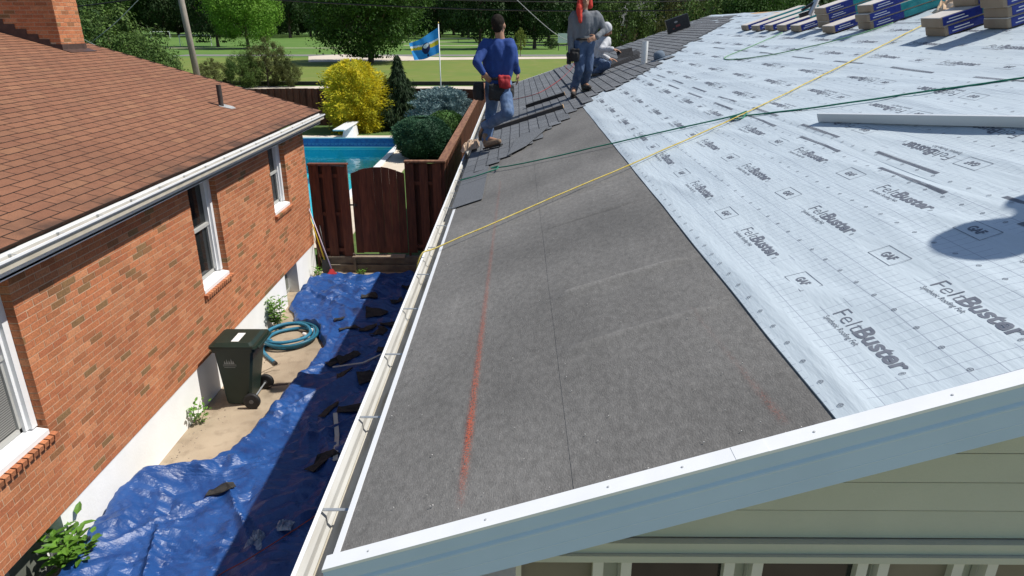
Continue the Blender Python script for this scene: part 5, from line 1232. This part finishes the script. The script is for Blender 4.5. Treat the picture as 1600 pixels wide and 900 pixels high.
NU, NV = 60, 40; v = []; q = []; mi = []
for i in range(NU+1):
    for j in range(NV+1):
        u, t = i/NU, j/NV; p = (c00.lerp(c10,u)).lerp(c01.lerp(c11,u), t); p.y += .10*math.sin(u*9+t*2)*u; p.z += .03*math.sin(u*8)*u - .05*math.sin(math.pi*u); v.append(p)
for i in range(NU):
    for j in range(NV):
        a = i*(NV+1)+j; q.append((a, a+NV+1, a+NV+2, a+1)); u, t = (i+.5)/NU, (j+.5)/NV; k = 0
        s = t - (.47 + .10*math.cos((u-.1)*3.4))
        if abs(s) < .085: k = 1
        elif -.16 < s < -.085: k = 2
        if u > .80 and t > .30 and s < -.05 and t < .72: k = 2
        eu, et = (u-.48)/.15, (t-.55)/.26
        if eu*eu+et*et < 1: k = 3
        if ((u-.47)/.10)**2+((t-.44)/.10)**2 < 1: k = 2
        if abs(u-.45) < .02+.05*(t-.75) and .78 < t < .96: k = 3
        mi.append(k)
fg = thing('flag', 'sky blue flag with a yellow band and dark round emblem', 'flag', c00); o = part('cloth', (v, q), fm_[0], fg, True)
for m_ in fm_[1:]: o.data.materials.append(m_)
o.data.polygons.foreach_set('material_index', mi)

# ------------------------------------------------------------------ park trees
def crown_mesh(seed, K=70, per=95, leaf=.03, low=.16, wide=.5, name='crown'):
    """unit-high crown of leaf clumps"""
    r = random.Random(seed); mb = MB()
    cl = []
    while len(cl) < K:
        x, y, z = r.uniform(-1,1), r.uniform(-1,1), r.uniform(-1,1); L = math.sqrt(x*x+y*y+z*z)
        if L > 1 or L < .35: continue
        zz = low + (1-low)*(.5+.5*z); ww = wide*(1.0 if z < .1 else math.sqrt(max(.02, 1-((z-.1)/.95)**2)))
        hor = math.hypot(x, y) or 1; k = min(1, hor)*1.0
        cl.append((Vector((x*ww, y*ww, zz)), r.uniform(.07, .15)))
    for c, rc in cl:
        for _ in range(per):
            d = Vector((r.gauss(0,1), r.gauss(0,1), r.gauss(0,1))).normalized(); p = c + d*rc*(.55+.5*r.random()); p.z = max(low*.7, p.z)
            nd = (d + Vector((0,0,.5)) + Vector((r.uniform(-.6,.6), r.uniform(-.6,.6), r.uniform(-.6,.6)))).normalized()
            a = nd.orthogonal().normalized(); b = nd.cross(a); t = r.uniform(0, 6.28); a, b = a*math.cos(t)+b*math.sin(t), b*math.cos(t)-a*math.sin(t); s = leaf*r.uniform(.6,1.3)
            n = len(mb.v); mb.v += [p-a*s*.6, p-b*s*.36, p+a*s*.6, p+b*s*.36]; mb.f.append((n, n+1, n+2, n+3))
    me = bpy.data.meshes.new(name); me.from_pydata([tuple(p) for p in mb.v], [], mb.f); me.update(); return me, cl
def trunk_mesh(seed, cl, th=.022):
    r = random.Random(seed); mb = MB(); top = .62
    ax = [Vector((.012*noise.noise((k*.7,seed,0)), .012*noise.noise((seed,k*.7,0)), top*k/8)) for k in range(9)]; mb.tube(ax, [th*(1.25 if k == 0 else 1-.085*k) for k in range(9)], 9)
    for c, rc in r.sample(cl, min(14, len(cl))):
        s = ax[r.randint(2, 7)]; mid = s.lerp(c, .5)+Vector((0,0,-.03)); mb.tube([s, mid, c], [th*.42, th*.28, th*.1], 6)
    me = bpy.data.meshes.new('trunk'); me.from_pydata([tuple(p) for p in mb.v], [], mb.f); me.materials.append(bark); me.update(); return me
F_DK = folm('dark_tree_leaves', (.022,.05,.014), (.04,.08,.02), .4, .2, .5)
F_MD = folm('green_tree_leaves', (.035,.085,.014), (.06,.13,.02), .4, .3, .5)
F_LT = folm('bright_tree_leaves', (.12,.26,.025), (.17,.32,.04), .35, .35, .5)
F_OL = folm('olive_shrub_leaves', (.065,.085,.022), (.10,.11,.03), .4, .25, .8)
F_SH = folm('mixed_shrub_leaves', (.05,.10,.02), (.09,.15,.03), .45, .25, .8)
KIND = {}
for nm, seed, mt, K, per, leaf, low, wide in (('dark', 1, F_DK, 140, 140, .025, .07, .52), ('dark2', 2, F_DK, 130, 140, .025, .11, .48), ('mid', 3, F_MD, 260, 220, .017, .07, .55), ('light', 4, F_LT, 190, 190, .019, .06, .50), ('lowd', 5, F_DK, 120, 120, .026, .05, .56), ('bush', 6, F_SH, 110, 190, .024, .0, .58), ('olive', 7, F_OL, 100, 170, .024, .0, .60), ('yellowb', 8, folm('yellow_green_leaves', (.16,.20,.03), (.10,.16,.025), .35, .3, .8), 60, 110, .035, .0, .55)):
    cm, cl = crown_mesh(seed, K, per, leaf, low, wide); cm.materials.append(mt); KIND[nm] = (cm, trunk_mesh(seed, cl))
def tree(kind, x, y, h, wk, label, name='park_tree', cat='tree', group=None, rot=None):
    cm, tm = KIND[kind]; t = thing(name, label, cat, (x, y, 0), group); a = rnd.uniform(0, 6.28) if rot is None else rot
    for nm, me in (('crown', cm), ('trunk', tm)):
        o = bpy.data.objects.new(nm, me); col.objects.link(o); o.parent = t; o.rotation_euler = (0,0,a); o.scale = (h*wk, h*wk, h)
    return t
def ground(px, py): return atz(px, py, 0)
g0 = ground(580, 98); tree('mid', g0.x, g0.y, 17.5, 1.0, 'broad dark green park tree with low boughs behind the gold shrub')
g0 = ground(388, 76); tree('light', g0.x, g0.y, 17.5, .95, 'bright green rounded park tree beside the dark grove')
g0 = ground(341, 73); tree('dark', g0.x, g0.y, 24, .66, 'dark park tree standing behind the soccer goal')
for i, (bx_, by_, h, wk, kd, lb) in enumerate(((454,59,34,.8,'dark','tall dark park tree left of the broad tree, across the field'), (495,57,36,.8,'lowd','dark park tree at the back of the field behind the broad tree'), (687,60,30,.75,'dark2','dark park tree standing behind the flag'), (732,61,30,.8,'dark','dark park tree with a double trunk beyond the blue shirt'), (750,77,22,.75,'dark2','grey trunked park tree behind the worker in blue'), (806,66,26,.8,'dark','dark park tree beyond the small young tree'), (835,76,22,.8,'dark2','leaning trunk park tree near the white sign'), (857,66,27,.8,'lowd','dark park tree behind the white sign'), (640,58,30,.8,'mid','park tree behind the flag and the broad tree'), (905,70,24,.8,'dark','dark park tree behind the worker in red cloth'))):
    g0 = ground(bx_, by_); tree(kd, g0.x, g0.y, h, wk, lb)
p = at(978, 60, 62); tree('bush', p.x, 62, 9.5, .5, 'fresh green tree standing by the far brick house')
p = at(1085, 40, 58); tree('olive', p.x, 58, 8.5, .6, 'olive brown tree in front of the far brick house', cat='tree')
for px, Y, h, kd, lb in ((1135,42,8.2,'bush','dense green tree behind the ridge beside the bare sheathing'), (1185,40,7.6,'mid','leafy green tree behind the row of single bundles'), (1240,43,8.4,'dark','dark green tree behind the nail gun on the ridge'), (1300,46,9,'bush','green tree behind the three-high bundle stacks'), (1060,66,12,'dark','tall dark tree behind the far brick house roof')):
    p = at(px, 40, Y); tree(kd, p.x, Y, h, .62, lb)
# far belt of trees closing the view
i = 0
for Y, n, hh in ((345, 34, 32), (400, 30, 40), (440, 34, 20)):
    for k in range(n):
        x = -290 + 620*(k+.5)/n + rnd.uniform(-6,6); tree(['dark','lowd','dark2','mid'][(k*7+i) % 4] if Y < 390 else 'lowd', x, Y + rnd.uniform(-14,14), hh*rnd.uniform(.85,1.15), rnd.uniform(.7,.95)*(1 if hh > 25 else 1.7), 'tall dark tree in the far belt closing off the park', group='far belt of trees')
# shrubs behind the brick house and along the alley
for px, py, Y, h, wk, kd, lb in ((160,60,41,6.3,.95,'bush','large mixed green shrub just behind the brick chimney'), (215,80,39,4.7,.8,'bush','green shrub between the chimney shrub and the utility pole'), (250,95,38,3.4,.8,'bush','low green shrub at the roof edge near the utility pole'), (95,30,46,7.5,.7,'dark','dark tree behind the brick chimney'), (20,25,44,6.0,.7,'yellowb','yellow green tree left of the brick chimney'), (-40,25,42,6.4,.8,'bush','green tree at the left of the yellow green tree'), (418,120,61,3.9,.86,'olive','olive shrub on the lawn edge above the back fence'), (385,122,60,3.0,.9,'bush','dark shrub beside the olive shrub on the lawn edge'), (335,118,60,2.3,1.0,'olive','brown olive low shrub at the foot of the utility pole'), (450,125,61,2.3,.9,'olive','small olive shrub at the right of the olive shrub')):
    p = at(px, py, Y); tree(kd, p.x, Y, h, wk, lb, 'shrub', 'shrub')
# young tree, hedge, sign, rail
p = ground(813, 89); yt = thing('young_tree', 'thin yellow green young tree on the lawn by the path', 'tree', (p.x, p.y, 0))
o = bpy.data.objects.new('crown', KIND['yellowb'][0]); col.objects.link(o); o.parent = yt; o.scale = (1.9,1.9,3.4); o.location = (0,0,1.1)
part('trunk', MB().tube([(p.x,p.y,0),(p.x,p.y,3)], [.06,.04], 6), bark, yt)
p = ground(861, 77); tree('lowd', p.x, p.y, 2.4, 1.3, 'low clipped dark bush left of the white sign', 'bush', 'bush')
p = ground(879, 79); sg = thing('sign_board', 'blank white sign board on posts in the park', 'sign', (p.x, p.y, 0)); sc_ = p.y/1067
part('panel', MB().box((p.x-1.05, p.y-.04, 1.5), (p.x+1.05, p.y+.04, 3.4)), white, sg); part('post', MB().box((p.x-.95,p.y+.05,0),(p.x-.8,p.y+.15,3.4)).box((p.x+.8,p.y+.05,0),(p.x+.95,p.y+.15,3.4)), timber, sg)
p = ground(805, 83); s2 = thing('small_sign', 'small grey notice board left of the young tree', 'sign', (p.x, p.y, 0)); part('panel', MB().box((p.x-.75,p.y-.03,.7),(p.x+.75,p.y+.03,1.6)), mat('grey_notice', (.35,.38,.40), (.15,.17,.2), 3, .6), s2); part('post', MB().box((p.x-.6,p.y+.035,0),(p.x-.52,p.y+.1,1.5)).box((p.x+.52,p.y+.035,0),(p.x+.6,p.y+.1,1.5)), timber, s2)
a, b = ground(686, 66), ground(940, 66); rf = thing('rail_fence', 'long pale low rail fence across the park', 'fence', ((a.x+b.x)/2, a.y, 0))
part('rail', MB().box((a.x, a.y-.06, 1.0), (b.x, a.y+.06, 1.28)), path_m, rf)
k = a.x
while k < b.x: part('post', MB().box((k,a.y+.061,0),(k+.14,a.y+.2,1.25)), timber, rf); k += 6
def goal(px0, px1, py, label):
    a, b = ground(px0, py), ground(px1, py); y = a.y; g = thing('soccer_goal', label, 'soccer goal', ((a.x+b.x)/2, y, 0)); H = 2.6
    part('crossbar', MB().tube([(a.x,y,H),(b.x,y,H)], .09, 8), white, g); part('post', MB().tube([(a.x,y,0),(a.x,y,H)], .09, 8), white, g); part('post', MB().tube([(b.x,y,0),(b.x,y,H)], .09, 8), white, g)
    part('back_stay', MB().tube([(a.x,y,H),(a.x,y+1.6,0)], .04, 6).tube([(b.x,y,H),(b.x,y+1.6,0)], .04, 6), white, g)
goal(236, 266, 60, 'white soccer goal farthest off across the park field'); goal(282, 331, 72, 'white soccer goal beside the utility pole')
# park paths
for n_, y0, x0, x1, wd in (('park_path', 168, -110, -40, 2.2), ('park_path', 190, -30, 120, 3), ('park_path', 230, -60, 140, 4)): sheet(n_, x0, y0, x1, y0+wd, .015, path_m)
# long dark timber kerb between alley and lawn
tk = thing('timber_kerb', 'long dark timber kerb between the alley and the lawn', 'kerb', (-5, 62.6, 0))
for k in range(16): part('timber', MB().box((-36+5*k, 62.4, -.02), (-36+5*k+4.97, 62.75, .30+.02*rnd.random())), timber_gap_shade, tk)
# white box beyond the brick house corner
p = at(401, 143, 33); ub = thing('utility_box', 'white box beside the back fence beyond the brown roof', 'box', (p.x, 33, YZs)); part('cabinet', MB().cbox((p.x-.30,32.7,YZs),(p.x+.30,33.3,1.78),.02), vinyl, ub); part('lid', MB().cbox((p.x-.33,32.67,1.781),(p.x+.33,33.33,1.84),.015), vinyl, ub)
# utility pole and overhead wires
p0, p1 = at(308, 122, 42), at(283, 0, 42); p0 = Vector((p0.x, 42, 0)); dirp = (p1 - at(308,118,42)); dirp.normalize(); k = (11.0-0)/dirp.z
b_ = at(308,118,42) - dirp*(at(308,118,42).z/dirp.z); up_ = thing('utility_pole', 'weathered grey wooden utility pole beyond the brick house', 'utility pole', b_)
part('pole', MB().tube([b_, b_+dirp*k], [.19,.15], 14), mat('grey_pole_wood', (.33,.29,.25), (.24,.21,.18), 5, .9, .4, 30, stretch=(5,5,.6)), up_, True); part('crossarm', MB().beam(b_+dirp*(k-.6)+Vector((-1.1,0,0)), b_+dirp*(k-.6)+Vector((1.1,0,0)), .1, .12), MATS['grey_pole_wood'], up_)
wirem = mat('black_cable', (.012,.012,.013), None, 5, .6); wirel = mat('pale_cable', (.30,.30,.30), None, 5, .5)
def wire(px, Y, r, m, label): sp(part('overhead_wire', MB().tube(curve_pts([at(x, y, Y) for x, y in px], 8), r, 6), m, None, True), label, 'wire')
wire([(300,-14),(420,-1),(600,9),(800,16),(1000,17),(1200,11),(1400,2)], 44, .035, wirem, 'lower black overhead cable sagging across the park trees')
wire([(420,-16),(600,-4),(800,2),(1000,3),(1200,-2)], 44, .028, wirem, 'upper black overhead cable running above the sagging one')
wire([(-60,32),(40,18),(122,10),(200,0),(260,-10)], 40, .035, wirem, 'black overhead cable passing behind the brick chimney')
wire([(-20,6),(60,28),(140,66),(205,100)], 30, .010, wirel, 'thin slack cable in front of the mixed shrub')
wire([(138,70),(180,36),(216,0),(235,-18)], 38, .016, wirel, 'pale guy cable slanting up past the mixed shrub')
wire([(800,-8),(812,4),(840,30),(868,53),(892,66)], 30, .014, wirel, 'pale service cable slanting down behind the worker in grey')
# far brick house
fh = thing('far_house', 'tan brick house with pale eaves across the alley', 'house', (14, 74, 0)); xa, xb = at(955, 50, 74).x, at(1150, 50, 74).x; ez = at(1000, 40, 74).z
fbr = mat('tan_brick_wall', (.23,.15,.10), (.29,.20,.13), 4, .9); part('wall', MB().box((xa, 74, 0), (xb, 82, ez)), fbr, fh)
part('eave', MB().box((xa-.4, 73.4, ez), (xb+.4, 82.4, ez+.22)), mat('pale_eave', (.55,.58,.58), None, 5, .6), fh)
part('roof', MB().add([(xa-.5,73.3,ez+.22),(xb+.5,73.3,ez+.22),(xb+.5,82.5,ez+.22),(xa-.5,82.5,ez+.22),(xa+2.2,78,ez+2.4),(xb-.5,78,ez+2.4)], [(0,1,5,4),(1,2,5),(2,3,4,5),(3,0,4),(0,3,2,1)]), mat('grey_roof', (.10,.10,.105), (.14,.14,.14), 3, .9), fh)
for wx in (970, 1028, 1075):
    p = at(wx, 54, 74); wn = part('window', MB().box((p.x-.42,73.95,p.z-.65),(p.x+.42,73.99,p.z+.65)), white, fh)
    for s in (-1, 1): part('pane', MB().box((p.x+.21*s-.16,73.93,p.z-.57),(p.x+.21*s+.16,73.949,p.z+.57)), glass, wn)
